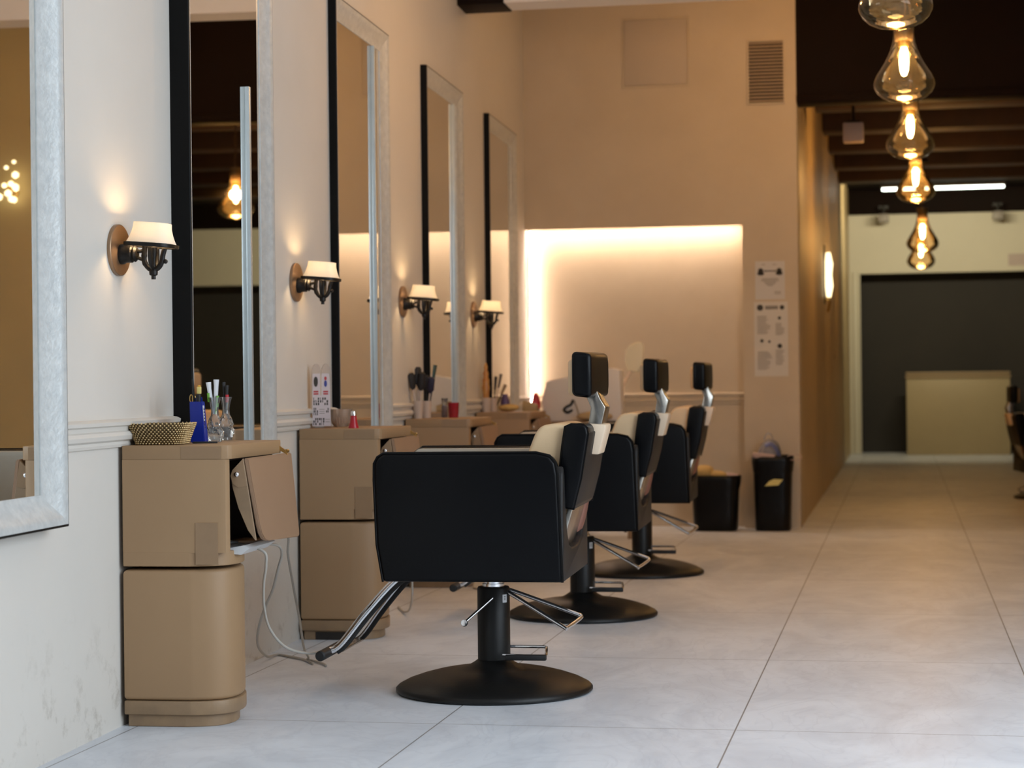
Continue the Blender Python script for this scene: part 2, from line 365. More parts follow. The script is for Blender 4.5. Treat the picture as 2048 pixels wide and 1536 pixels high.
b = new(); bx(b, (-1.05, YB+.2, 3.52), (5.2, 28.4, 3.66)); struct('ceiling_corridor', b, 'darkwood')
for i, y in enumerate((15.3, 16.8, 18.4, 20.0, 21.6, 23.1)):
    b = new(); bx(b, (-.677, y, 3.22), (5.0, y+.34, 3.52), .012); struct('beam_%d' % (i+1), b, 'beamwood')
b = new(); bx(b, (-.677, 27.50, 3.19), (5.0, 27.58, 3.52), .01); struct('beam_7', b, 'darkwood')
b = new(); bx(b, (5.0, YB, 0), (5.15, 28.5, 3.6)); struct('wall_side', b, 'cream_wall')
# end wall with its wide dark opening
b = new(); bx(b, (-1.0, 27.58, 2.405), (5.0, 27.8, 3.6)); bx(b, (-1.0, 27.58, 0), (-.533, 27.8, 2.405)); struct('wall_end', b, 'cream_wall')
b = new(); bx(b, (-1.0, 28.02, 0), (5.0, 28.2, 3.0)); struct('wall_panel', b, 'chalk')
b = new(); bx(b, (-.63, 27.545, 0), (-.585, 27.58, 2.43), .004); bx(b, (-.556, 27.555, 0), (-.533, 27.58, 2.42), .003); struct('trim_9', b, 'cream_wall')

# ------------------------------------------------------------------ wall mirrors
def make_mirror(name, label, s0, s1, dout, glass_d, strip=None):
    z0, z1, wd = .630, 2.646, .088
    L = s1-s0
    root = on_wall(name, label, 'mirror', s0, 0, 0, 'tall wall mirrors over the styling cabinets')
    # moulding: black outer edge, raised rim, silver slope falling to the glass
    rects = [(0.0, .0005), (0.0, dout-.004), (.002, dout-.001), (.007, dout)]
    sil = [(.007, dout), (.016, dout-.001), (.030, dout-.008), (wd-.008, glass_d+.004), (wd, glass_d+.0025), (wd, glass_d)]
    def ring(bm, prof):
        rr = []
        for ins, d in prof:
            rr.append([bm.verts.new((d, y, z)) for y, z in ((ins, z0+ins), (L-ins, z0+ins), (L-ins, z1-ins), (ins, z1-ins))])
        for A, B in zip(rr, rr[1:]):
            for i in range(4): bm.faces.new((A[i], A[(i+1) % 4], B[(i+1) % 4], B[i]))
    b = new(); ring(b, rects); obj('frame_edge', b, 'frameblack', root, 25)
    b = new(); ring(b, sil); obj('frame', b, 'silver', root, 25)
    b = new(); bx(b, (.002, .03, z0+.03), (glass_d, L-.03, z1-.03)); obj('glass', b, 'mirror', root, 20)
    if strip:
        ss, top = strip
        b = new(); bx(b, (glass_d, ss-s0, z0+wd), (glass_d+.0165, ss-s0+.022, top), .0015); obj('silver_strip', b, 'silver_strip', root, 30)
    return root
make_mirror('wall_mirror', 'silver framed mirror cut by the picture edge, its lower corner beside the first cabinet', 4.05, 5.10, .066, .020)
make_mirror('wall_mirror', 'silver framed mirror behind the gold basket, reflecting a hanging lamp in the dark', 6.174, 7.168, .066, .036, (6.892, 2.06))
make_mirror('wall_mirror', 'silver framed mirror behind the red bottle and the glass bowl', 8.262, 9.306, .036, .005, (9.045, 2.556))
make_mirror('wall_mirror', 'silver framed mirror behind the cups of dark brushes and red beaker', 10.21, 11.263, .036, .005, (11.05, 2.556))
make_mirror('wall_mirror', 'last silver framed mirror, next to the bright recess', 12.14, 13.244, .036, .005)

# ------------------------------------------------------------------ sconces
def make_sconce():
    root = on_wall('wall_sconce', 'lit wall sconce between the first and second mirrors, above the gold basket', 'lamp', 5.672, 0, 1.404, 'iron wall sconces with opal shades')
    b = new(); q = Matrix.Rotation(pi/2, 3, 'Y')
    lathe(b, [(0, .0005), (1, .0005), (1, .010), (.97, .012), (0, .012)], (0, 0, 0), 48, q, .076, .088)
    obj('backplate', b, 'bronze', root, 30)
    b = new()                                                  # hub and the branching iron arms
    lathe(b, [(0, .010), (.030, .010), (.030, .022), (.026, .028), (.026, .046), (.021, .05), (.024, .056), (.018, .062), (0, .064)], (0, 0, -.012), 20, q)
    obj('hub', b, 'iron', root, 35)
    for i, pts in enumerate((((.055, 0, -.006), (.075, 0, -.004), (.082, 0, .000)), ((.055, 0, -.02), (.07, 0, -.026), (.080, 0, -.03)))):
        b = new(); tube(b, spline(pts, 5), .0055, 8); obj('arm', b, 'iron', root)
    b = new(); tube(b, spline(((.086, 0, .010), (.083, 0, -.015), (.084, 0, -.036), (.094, 0, -.052), (.110, 0, -.062)), 6), [.009, .0078, .0078, .0078, .0078, .008, .0085]*3+[.008]*4, 10); obj('arm', b, 'iron', root)
    b = new(); tube(b, spline(((.146, 0, .002), (.140, 0, -.018), (.137, 0, -.036), (.128, 0, -.052), (.112, 0, -.062)), 6), .0078, 10); ball(b, (.148, 0, -.036), .007); cyl(b, (.136, 0, -.036), (.15, 0, -.036), .005, 8); obj('arm', b, 'iron', root)
    b = new(); lathe(b, [(0, -.060), (.006, -.058), (.0055, -.035), (.010, -.012), (.012, .006), (0, .008)], (.112, 0, 0), 14); obj('cup', b, 'iron', root)
    for i, sy in enumerate((-1, 1)):
        b = new(); tube(b, spline(((.112, sy*.034, .004), (.112, sy*.036, -.02), (.112, sy*.026, -.045), (.112, 0, -.060)), 6), .0062, 8); obj('arm', b, 'iron', root)
    b = new(); lathe(b, [(0, -.088), (.0065, -.088), (.0065, -.078), (.012, -.075), (.013, -.066), (.010, -.058), (0, -.056)], (.111, 0, 0), 14); obj('finial', b, 'iron', root)
    tilt = Matrix.Rotation(radians(4.5), 3, 'Y')
    def loop(hw, z, n=40, p=3.2):
        out = []
        for k in range(n):
            a = 2*pi*k/n; c_, s_ = cos(a), sin(a)
            out.append(Vector((.105+hw[0]*math.copysign(abs(c_)**(2/p), c_), hw[1]*math.copysign(abs(s_)**(2/p), s_), z)))
        return out
    def rings(bm, lst, cap0=False, cap1=False):
        rr = [[bm.verts.new(tilt @ (v-Vector((.105, 0, .01)))+Vector((.105, 0, .01))) for v in loop(h, z)] for h, z in lst]
        for A, B in zip(rr, rr[1:]):
            for i in range(len(A)): bm.faces.new((A[i], A[(i+1) % len(A)], B[(i+1) % len(B)], B[i]))
        if cap0: bm.faces.new(rr[0][::-1])
        if cap1: bm.faces.new(rr[-1])
    b = new(); rings(b, [((.074, .070), .006), ((.076, .072), .008), ((.076, .072), .017), ((.072, .068), .018), ((.072, .068), .008)]); obj('tray_rim', b, 'iron', root, 35)
    b = new(); rings(b, [((.070, .066), .016), ((.063, .060), .030), ((.057, .055), .046), ((.053, .051), .062), ((.052, .050), .078), ((.0505, .0485), .078), ((.0515, .0495), .062), ((.0555, .0535), .046), ((.0615, .0585), .030), ((.0685, .0645), .016)])
    obj('shade', b, 'opal', root, 60)
    b = new(); ball(b, (.105, 0, .042), .010, 2, (1, 1, 1.25)); obj('bulb', b, mat('sconce_bulb', (1, .9, .7), .4, emit=((1, .72, .38), 22), noise=(9, .05)), root)
    return root
SC_POWER = 2.5
sc = make_sconce()
sc_s = [5.672, 7.686, 9.70, 11.70]
sc_lab = [None, 'lit wall sconce above the price card stand, beside the mirror with the red bottle',
          'lit wall sconce above the cups of dark brushes',
          'smallest lit wall sconce in the row, beside the last mirror']
for i, s in enumerate(sc_s):
    if i: dup(sc, W(s, 0, 1.404), AW, sc_lab[i])
    light('sconce_light', 'POINT', W(s, .105, 1.404+.048), SC_POWER, (1, .66, .34), shadow_soft_size=.016)

# ------------------------------------------------------------------ styling cabinets
def rect_round(x0, x1, y0, y1, r, n=7):
    """plan outline, square at the wall, rounded at the front corners"""
    p = [(x0, y0)]
    for k in range(n+1):
        a = -pi/2+pi/2*k/n; p.append((x1-r+r*cos(a), y0+r+r*sin(a)))
    for k in range(n+1):
        a = pi/2*k/n; p.append((x1-r+r*cos(a), y1-r+r*sin(a)))
    p.append((x0, y1)); return p
PLAN = [(0, 0), (.20, 0), (.262, .018), (.300, .050), (.318, .105), (.315, .17), (.296, .24), (.262, .30), (.21, .355), (.14, .40), (0, .42)]
def plan(k=0.0, f=1.0):
    sm = spline([(x, y, 0) for x, y in PLAN[1:]], 4)
    return [(k*.4, k*.6)]+[(p.x*f-(k if p.x > .15 else k*.5), max(p.y, 0)+k*.6*(1-p.y/.21)) for p in sm]
def make_cabinet():
    L = .545
    root = on_wall('styling_cabinet', 'tan styling cabinet carrying the gold basket and blue holder, its flap hanging open', 'cabinet', 5.655, .014, 0, 'tan styling cabinets under the mirrors')
    b = new(); prism(b, plan(), .078, .462, 'z')
    es = [e for e in b.edges if all(v.co.z > .46 for v in e.verts) or all(v.co.z < .08 for v in e.verts)]
    bmesh.ops.bevel(b, geom=es, offset=.013, segments=4, affect='EDGES', profile=.5)
    obj('lower_body', b, 'tan', root, 35)
    b = new(); prism(b, plan(-.003), .036, .077, 'z', .004, 2); obj('plinth_band', b, 'tan_edge', root, 35)
    b = new(); prism(b, plan(.018), .0, .036, 'z', .002, 1); obj('plinth', b, 'tan_edge', root, 35)
    # upper body: rounded foot, side panels and back, open at the front behind the flap
    b = new(); prism(b, [(x, y) for x, y in plan(-.001)], .472, .514, 'z', .002, 1); obj('upper_foot', b, 'tan', root, 35)
    b = new()
    prism(b, [(0, 0), (.294, 0), (.312, .006), (.319, .018), (.319, .026), (.0, .024)], .512, .786, 'z')
    bx(b, (0, L-.022, .512), (.300, L, .786)); bx(b, (0, .024, .512), (.02, L-.022, .786)); bx(b, (0.02, .024, .5121), (.300, L-.022, .518))
    obj('upper_body', b, 'tan', root, 35)
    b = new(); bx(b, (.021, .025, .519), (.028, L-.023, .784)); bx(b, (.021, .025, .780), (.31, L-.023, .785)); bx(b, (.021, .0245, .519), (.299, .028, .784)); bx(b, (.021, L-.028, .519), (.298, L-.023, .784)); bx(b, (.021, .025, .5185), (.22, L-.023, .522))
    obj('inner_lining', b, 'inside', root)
    b = new(); prism(b, [(0, 0), (.302, 0), (.320, .006), (.328, .022), (.344, L-.05), (.336, L-.02), (0, L-.015)], .786, .827, 'z', .002, 2); obj('top_slab', b, 'tan', root, 35)
    # flap hanging open, with the cheek plate and its rivet
    y0, y1 = .058, .545
    def fx(z): return .352+(.786-z)*.155
    b = new(); A = []
    pts = [(y0, .786), (y0+.012, .590), (y0+.022, .562), (y0+.045, .543), (y0+.08, .538), (y1-.075, .524), (y1-.062, .527), (y1-.055, .540), (y1, .786)]
    for dx in (0, .014): A.append([b.verts.new((fx(z)+dx, y, z)) for y, z in pts])
    b.faces.new(A[0]); b.faces.new(A[1][::-1])
    for i in range(len(pts)): b.faces.new((A[0][i], A[0][(i+1) % len(pts)], A[1][(i+1) % len(pts)], A[1][i]))
    bmesh.ops.bevel(b, geom=b.edges[:], offset=.003, segments=2, affect='EDGES')
    fl = obj('flap', b, mat('flap_lacquer', (.33, .202, .122), .45, noise=(3, .4, (.29, .174, .104))), root, 35, label='pinkish tan flap swung open')
    b = new(); prism(b, [(fx(.786), .786), (.320, .752), (.314, .735), (.319, .70), (.336, .64), (.364, .575), (.386, .545), (fx(.545), .545)], y0-.004, y0+.004, 'y', .001, 1); obj('cheek_plate', b, 'tan_edge', root, 35)
    b = new(); prism(b, [(fx(.784)-.001, .784), (.320, .752), (.314, .735), (.320, .712), (.338, .700), (.362, .706)], y0-.006, y0-.0042, 'y'); obj('hinge_plate', b, 'tape', root, 35)
    b = new(); lathe(b, [(0, .006), (.005, .005), (.008, .002), (.0085, 0)], (.332, y0-.006, .739), 16, Matrix.Rotation(pi/2, 3, 'X')); obj('rivet', b, 'chrome', root, 60)
    b = new(); prism(b, [(.20, .520), (.300, .520), (.345, .528), (.362, .520), (.335, .500), (.2, .512)], .08, .36, 'y'); obj('cable_shelf', b, 'white', root, 35)
    b = new(); tube(b, spline(((.27, .10, .53), (.305, .14, .534), (.31, .07, .538), (.28, .06, .534), (.25, .12, .53)), 6), .004, 8); obj('plug_lead', b, 'rubber', root)
    b = new(); prism(b, [(.335, .800), (.360, .786), (.370, .781), (.362, .796), (.340, .812), (.333, .816)], L-.06, L-.054, 'y'); cyl(b, (.362, L-.05, .792), (.362, L-.03, .792), .006, 14); obj('latch', b, 'brass', root, 35)
    # tape patches
    b = new(); bx(b, (.18, -.0012, .787), (.302, -.0004, .8225)); obj('tape', b, 'tape', root)
    b = new(); bx(b, (.222, -.0018, .478), (.290, .001, .60)); obj('tape', b, 'tape', root)
    return root
CAB = make_cabinet()
cab_s = [5.655, 7.672, 9.69, 11.69]
cab_lab = ['', 'tan styling cabinet with the card stand and the red bottle on top', 'tan styling cabinet holding the cups of dark brushes and the red beaker', 'tan styling cabinet with the purple jar, farthest along the mirror wall']
CABS = [dup(CAB, W(cab_s[i], .014), AW, cab_lab[i]) for i in (1, 2, 3)]
b = new(); bx(b, (.055, .0085, .001), (.175, .03, .031)); obj('plinth_gap_shade', b, 'hole', CABS[0], label='black block for the shade in the broken plinth gap')  # black block paints the shade inside the broken-out gap
TOP = .827

# ------------------------------------------------------------------ styling chairs
def make_chair():
    root = on_wall('styling_chair', 'black styling chair with chrome footrest facing the first cabinet', 'chair', 6.442, .986, 0, 'black hydraulic styling chairs along the mirror wall')
    b = new(); lathe(b, [(0, 0), (.312, 0), (.320, .006), (.320, .014), (.312, .022), (.285, .036), (.245, .050), (.20, .062), (.165, .069), (.130, .072), (.112, .075), (.085, .083), (.066, .094), (.052, .104), (.040, .106), (0, .106)], seg=72); obj('base', b, 'blackmetal', root, 50)
    b = new(); lathe(b, [(0, .098), (.049, .098), (.053, .104), (.053, .333), (.050, .339), (.036, .340), (0, .340)], seg=40); col = obj('column', b, 'blackmetal', root, 30)
    b = new(); lathe(b, [(.036, .335), (.036, .349), (.031, .350), (.031, .40), (0, .40)], seg=28); obj('piston', b, 'chrome', root, 30)
    b = new()
    for k in range(7):
        pass
    a0 = radians(-38)
    A = [[b.verts.new((.0538*cos(a0+t), .0538*sin(a0+t), z)) for t in (-.17, 0, .17)] for z in (.290, .316)]
    for i in range(2): b.faces.new((A[0][i], A[0][i+1], A[1][i+1], A[1][i]))
    st = obj('sticker', b, 'white', root, 60)
    b = new()
    for z, l in ((.308, .006), (.303, .008), (.298, .005)):
        c = [b.verts.new((.0541*cos(a0+t), .0541*sin(a0+t), zz)) for t, zz in ((-.06, z), (.06, z), (.06, z+.0022), (-.06, z+.0022))]; b.faces.new(c)
    obj('sticker_print', b, 'print', st, 60)
    # levers
    b = new(); tube(b, [(.004, -.05, .306), (-.070, -.125, .238)], .0048, 10); obj('release_lever', b, 'chrome', root)
    b = new(); lathe(b, [(0, -.007), (.010, -.006), (.0115, 0), (.010, .006), (0, .007)], (-.074, -.129, .234), 16, Matrix.Rotation(radians(75), 3, 'X')); obj('lever_knob', b, 'chrome', root)
    b = new(); tube(b, spline(((.050, -.014, .318), (.060, -.020, .317), (.235, -.085, .222), (.250, -.082, .217), (.284, -.004, .238), (.281, .006, .246), (.262, .010, .253), (.060, .012, .324), (.050, .010, .322)), 6), .0066, 10); obj('pump_lever', b, 'chrome', root)
    b = new(); tube(b, [(.04, -.075, .126), (.176, -.075, .122), (.179, -.06, .125), (.166, .045, .136), (.155, .05, .137), (.030, .048, .138)], .0048, 8); obj('foot_pedal', b, 'chrome', root)
    b = new(); bx(b, (.05, -.088, .110), (.182, -.066, .128), .003); obj('pedal_rubber', b, 'rubber', root)
    # footrest
    b = new(); bx(b, (-.512, -.15, .140), (-.468, .15, .148), .002); fr = obj('footrest', b, 'steel', root)
    for s_ in (-1, 1):
        b = new(); tube(b, spline(((-.22, s_*.085, .425), (-.31, s_*.10, .362), (-.40, s_*.125, .262), (-.465, s_*.145, .178), (-.492, s_*.152, .152), (-.512, s_*.155, .145)), 5), .0125, 10, flat=.7); obj('rail', b, 'chrome', fr)
        b = new(); tube(b, spline(((-.21, s_*.085, .412), (-.298, s_*.10, .351), (-.390, s_*.125, .250), (-.457, s_*.145, .164), (-.487, s_*.150, .140)), 5), .008, 8); obj('rail_underside', b, 'rubber', fr)
    b = new(); tube(b, [(-.517, -.255, .140), (-.517, -.25, .140), (-.517, .25, .140), (-.517, .255, .140)], [.012, .0165, .0165, .012], 14); obj('foot_bar', b, 'rubber', fr)
    # seat shell: two padded arms and the cut-out rear
    arm = [(-.297, .383), (-.316, .50), (-.323, .70), (-.322, .752), (-.311, .772), (-.292, .784), (.19, .784), (.232, .774), (.250, .752), (.256, .715), (.262, .55), (.268, .383)]
    for s_ in (-1, 1):
        lo, hi = (-.318, -.250) if s_ < 0 else (.250, .318)
        b = new(); prism(b, arm, lo, hi, 'y', .018, 4); am = obj('arm', b, 'black', root, 50)
        b = new(); yy = s_*.3185
        tube(b, [(x, yy-s_*.006, z) for x, z in arm], .0045, 6); obj('piping', b, 'black', am)
        ins = [(-.300, .44), (-.317, .55), (-.319, .735), (-.297, .781), (.17, .781), (.19, .75), (.20, .44)]
        b = new(); prism(b, ins, min(s_*.205, s_*.262), max(s_*.205, s_*.262), 'y', .018, 4); obj('arm_lining', b, 'lining', am, 50, label='greyish cream inner padding')
    U = [(-.314, .383), (.314, .383), (.314, .50), (.312, .62), (.304, .715), (.285, .742), (.264, .71), (.246, .62), (.215, .54), (.17, .492), (.10, .474), (0, .470), (-.10, .474), (-.17, .492), (-.215, .54), (-.246, .62), (-.264, .71), (-.285, .742), (-.304, .715), (-.312, .62), (-.314, .50)]
    b = new(); prism(b, U, .236, .272, 'x', .006, 2); obj('rear_panel', b, 'black_back_lit', root, 50)
    b = new(); box(b, (-.02, 0, .425), (.52, .48, .085), .02, 3); obj('seat_frame', b, 'black_back_lit', root, 50)
    b = new(); box(b, (-.05, 0, .52), (.50, .405, .12), .04, 5); obj('seat', b, 'cream', root, 60)
    # backrest with its steel carrier
    for s_ in (-1, 1):
        b = new(); tube(b, [(.19, s_*.10, .50), (.225, s_*.10, .56), (.262, s_*.10, .66)], .02, 8, flat=.35); obj('back_carrier', b, 'steel', root)
    b = new(); prism(b, [(.205, .47), (.245, .47), (.29, .62), (.272, .63)], -.16, .16, 'y', .004, 2); obj('carrier_plate', b, 'steel', root)
    b = new(); tube(b, spline(((.246, .19, .49), (.268, .185, .55), (.282, .18, .62)), 5), .018, 8, flat=.5); obj('strap', b, 'copper', root)
    bk = [(.240, .612), (.297, .604), (.322, .70), (.345, .838), (.342, .858), (.332, .868), (.292, .870), (.272, .862), (.262, .80)]
    b = new(); prism(b, bk, -.255, .255, 'y', .012, 3); br = obj('backrest', b, 'black', root, 50)
    b = new(); prism(b, [(.302, .618), (.324, .70), (.3485, .842), (.339, .846), (.29, .60)], -.243, .243, 'y', .003, 2); obj('back_cover', b, 'black_back_lit', br, 50)
    for s_ in (-1, 1):
        b = new(); tube(b, [(x, s_*.2475, z) for x, z in bk], .003, 6, True); obj('piping', b, 'black', br)
    cu = [(.125, .57), (.245, .57), (.262, .68), (.290, .862), (.24, .872), (.196, .866), (.176, .845), (.150, .78), (.120, .66)]
    b = new(); prism(b, cu, -.225, .225, 'y', .028, 5); obj('back_cushion', b, 'cream', br, 60, label='cream padded front of the backrest')
    # headrest on its bent steel stem
    b = new(); tube(b, [(.340, 0, .80), (.344, 0, .875), (.360, 0, .915), (.350, 0, .94), (.338, 0, .985)], .0, 4)
    b.free(); b = new(); prism(b, [(.318, .80), (.325, .872), (.333, .918), (.322, .945), (.312, .99), (.346, .99), (.362, .948), (.380, .918), (.369, .872), (.354, .80)], -.068, .068, 'y', .003, 2); obj('headrest_stem', b, 'steel', root, 30)
    b = new(); prism(b, [(.300, .772), (.358, .768), (.381, .850), (.381, .864), (.316, .868)], -.078, .078, 'y', .005, 2); obj('stem_sleeve', b, 'sleeve', root, 40, label='cream plastic sleeve')
    rz = Matrix.Rotation(radians(-4.5), 3, 'Z')
    b = new(); box(b, (0, 0, 0), (.062, .33, .142), .016, 4)
    for v in b.verts:                                        # slack, slightly pinched leather
        v.co.x += .004*sin(v.co.y*26)*(1 if v.co.x > 0 else 0); v.co.z += .003*sin(v.co.y*19+v.co.x*40)
    _tf(b, b.verts[:], (.326, 0, 1.024), rz); hd = obj('headrest', b, 'black', root, 50)
    for s_ in (-1, 1):
        b = new(); lp = [(.0255*math.copysign(abs(cos(t))**.45, cos(t)), s_*.1605, .0655*math.copysign(abs(sin(t))**.45, sin(t))) for t in [2*pi*k/24 for k in range(24)]]
        tube(b, lp, .0026, 6, True)
        _tf(b, b.verts[:], (.326, 0, 1.024), rz); obj('piping', b, 'black', hd)
    b = new(); box(b, (0, 0, 0), (.030, .25, .115), .0149, 5); _tf(b, b.verts[:], (.290, 0, 1.015), rz); obj('headrest_pad', b, 'cream', hd, 60, label='cream pad')
    return root
CH = make_chair()
dup(CH, W(8.567, 1.017), AW, 'black styling chair in the middle of the row, between two others')
dup(CH, W(10.473, 1.097), AW, 'black styling chair closest to the two black bins')
far = dup(CH, (1.22, 17.3, 0), AW+pi+.08, 'blurred dark styling chair by the passage, half outside the picture')
for c in far.children:
    if c.name.split('.')[0] not in ('base', 'column', 'foot_pedal', 'pedal_rubber', 'sticker'): c.location.z -= .165

# ------------------------------------------------------------------ things on the first cabinet
def beaded_basket():
    o = on_wall('gold_basket', 'gold beaded basket on the first tan cabinet', 'basket', 5.775, .098, TOP)
    rows, b = 11, new()
    def out(t, z):
        hx, hy = .071+.020*z, .060+.016*z
        t = (t/(2*pi) % 1)*4; k = int(t); f = t-k; r_ = .35            # rounded rectangle walked at an even pace
        cs = [(1, -1), (1, 1), (-1, 1), (-1, -1), (1, -1)]
        x = cs[k][0]+(cs[k+1][0]-cs[k][0])*f; y = cs[k][1]+(cs[k+1][1]-cs[k][1])*f
        q = (abs(x)**5+abs(y)**5)**.2
        return Vector((hx*x/q, hy*y/q, 0))
    n = 64
    rr = [[b.verts.new(out(2*pi*k/n, z)*f+Vector((0, 0, .002+.0615*z))) for k in range(n)] for z, f in ((0, .05), (0, .97), (1, .97), (1, .93), (.03, .90), (.03, .05))]
    for A, B in zip(rr, rr[1:]):
        for i in range(n): b.faces.new((A[i], A[(i+1) % n], B[(i+1) % n], B[i]))
    obj('wall_lining', b, mat('basket_inside', (.13, .085, .035), .5, .3, noise=(40, .5)), o)
    b = new()
    for r in range(rows):
        z = r/(rows-1); m_ = 56
        for k in range(m_):
            p = out(2*pi*(k+.5*(r % 2))/m_, z); q = p+Vector((0, 0, .004+.0585*z))
            rr_ = .0034*(.85+.3*random.random()); d = p.normalized()
            bmesh.ops.create_icosphere(b, subdivisions=1, radius=rr_, matrix=Matrix.Translation(q))
    obj('beadwork', b, 'gold', o, 180)
    return o
beaded_basket()
o = on_wall('tool_holder', 'tall blue plastic holder beside the gold basket', 'holder', 5.935, .158, TOP)
b = new(); A = []
for z, hx, hy, ox in ((0, .0225, .020, .004), (.126, .0195, .017, -.003), (.126, .0165, .014, -.003), (.02, .019, .017, .003)):
    A.append([b.verts.new((ox+sx*hx, sy*hy, z)) for sx, sy in ((-1, -1), (1, -1), (1, 1), (-1, 1))])
b.faces.new(A[0][::-1]); b.faces.new(A[3])
for P_, Q_ in zip(A, A[1:]):
    for i in range(4): b.faces.new((P_[i], P_[(i+1) % 4], Q_[(i+1) % 4], Q_[i]))
bmesh.ops.bevel(b, geom=[e for e in b.edges], offset=.0025, segments=2, affect='EDGES'); obj('holder_body', b, 'blue', o, 40)
b = new(); prism(b, [(-.016, .114), (-.004, .114), (.0, .012), (-.012, .012)], 0, .001, 'y')
for v in b.verts: v.co = Vector((.0225-.0062*v.co.z/.126+.001+v.co.y, v.co.x+.006, v.co.z))
lb = obj('label', b, 'white', o)
b = new()
for k in range(9):
    z = .024+k*.0095; bx(b, (.0247-.0062*z/.126, -.006, z), (.0250-.0062*z/.126, .0005+.0012*(k % 3), z+.0052))
obj('label_print', b, 'print', lb)
b = new(); prism(b, [(-.012, .126), (.012, .126), (.010, .140), (.006, .137), (-.008, .139)], .006, .010, 'y'); obj('rear_lip', b, 'blue', o)
def wand(name, label, cat, s, d, z0, pts, r, m, **k):
    oo = on_wall(name, label, cat, s, d, z0); b = new(); tube(b, pts, r, 10); obj('handle', b, m, oo); return oo
hb = TOP+.03
wand('black_rod', 'thin black rod rising highest out of the blue holder', 'rod', 5.935, .158, hb, [(-.006, .004, 0), (-.018, .006, .165)], .0035, 'rubber')
o = wand('tint_brush', 'flat brush with pale yellow bristles in the blue holder', 'brush', 5.935, .158, hb, [(.0, -.003, 0), (.004, -.004, .118)], [.005, .0075], 'rubber')
b = new(); box(b, (.0055, -.004, .1305), (.0135, .007, .022), .002, 2); obj('bristles', b, 'yellow', o)
b = new(); box(b, (.006, -.004, .1435), (.008, .006, .005), .001, 1); obj('bristle_tip', b, mat('worn_bristle_tip', (.72, .40, .05), .5, noise=(30, .3)), o)
o = on_wall('scissors', 'gold handled scissors standing in the blue holder', 'scissors', 5.945, .150, hb)
for sx in (-1, 1):
    b = new(); tube(b, spline([(-.012+sx*.004+.0045*cos(t), 0, .105+.012*sin(t)) for t in [2*pi*k/8 for k in range(8)]], 3, True), .0018, 6, True); tube(b, [(-.012+sx*.003, 0, .093), (-.006, 0, .0)], .002, 6); obj('scissor_half', b, 'brass', o)
o = tag(obj('comb', (lambda b: (box(b, (0, 0, .003), (.075, .022, .005), .002, 2), [box(b, (-.02+.006*k, .014, .003), (.003, .02, .003)) for k in range(9)], b)[2])(new()), 'rubber'), 'black comb lying flat at the foot of the blue holder', 'comb')
o.location = W(5.855, .205, TOP); o.rotation_euler = (0, 0, AW+.25)

def crystal_vase(name, label, s, d, k):
    o = on_wall(name, label, 'vase', s, d, TOP, 'crystal vases on the first cabinet')
    prof = [(0, .001), (.020, .001), (.0215, .010), (.0225, .02), (.0245, .032), (.021, .042), (.0225, .052), (.018, .062), (.0185, .070), (.0125, .082), (.011, .095), (.0125, .110), (.0165, .128), (.0195, .138), (.0175, .138), (.0150, .128), (.0110, .110), (.0095, .095), (.0095, .085), (0, .084)]
    b = new(); vs = lathe(b, prof, seg=24)
    for v in vs:
        if .008 < v.co.z < .075:
            a = math.atan2(v.co.y, v.co.x); f = 1+.20*sin(5*a+v.co.z*160+k)*sin(v.co.z*230); v.co.x *= f; v.co.y *= f
    obj('vase_glass', b, 'crystal', o, 25); return o
crystal_vase('crystal_vase', 'knobbly crystal vase of pale tubes on the cabinet top, nearer the blue holder', 5.985, .196, 0)
crystal_vase('crystal_vase', 'knobbly crystal vase of coloured pens on the cabinet top, set farther back', 6.17, .175, 2)
z0 = TOP+.087
def pale_tube(name, label, dx, dy, top, tip=None, r=.0055, m='tube', s=5.985, d=.196, cat='spatula'):
    o = on_wall(name, label, cat, s, d, z0)
    b = new(); tube(b, [(dx*.25, dy*.25, 0), (dx, dy, top*.8), (dx*1.12, dy*1.12, top)], [r*.75, r, r*1.25], 10, flat=.45); obj('shaft', b, m, o)
    if tip: b = new(); tube(b, [(dx*.85, dy*.85, top*.38), (dx, dy, top*.66)], r*1.12, 10, flat=.5); obj('tip', b, tip, o)
    return o
pale_tube('plastic_spatula', 'whitish spatula with a green band, leaning in the crystal vase', -.016, -.004, .098, 'green', .0075)
pale_tube('plastic_spatula', 'plain whitish spatula standing upright in the crystal vase', .004, .004, .106, None, .0080)
pale_tube('yellow_stick', 'yellow stick slanting between the two crystal vases', .012, .003, .05, None, .003, 'yellow', cat='stick')
pale_tube('green_sprig', 'small green sprig in the crystal vase', .010, -.004, .056, 'green', .004, 'green', cat='plant')
pale_tube('marker_pen', 'black pen with a red cap in the farther crystal vase', .006, -.004, .088, 'red', .0052, 'rubber', 6.17, .175, 'pen')
pale_tube('clip_tool', 'black clip standing in the farther crystal vase', -.006, .003, .098, None, .0055, 'rubber', 6.17, .175, 'clip')
pale_tube('yellow_pencil', 'yellow pencil low in the farther crystal vase', .004, .004, .035, None, .0035, 'yellow', 6.17, .175, 'pencil')

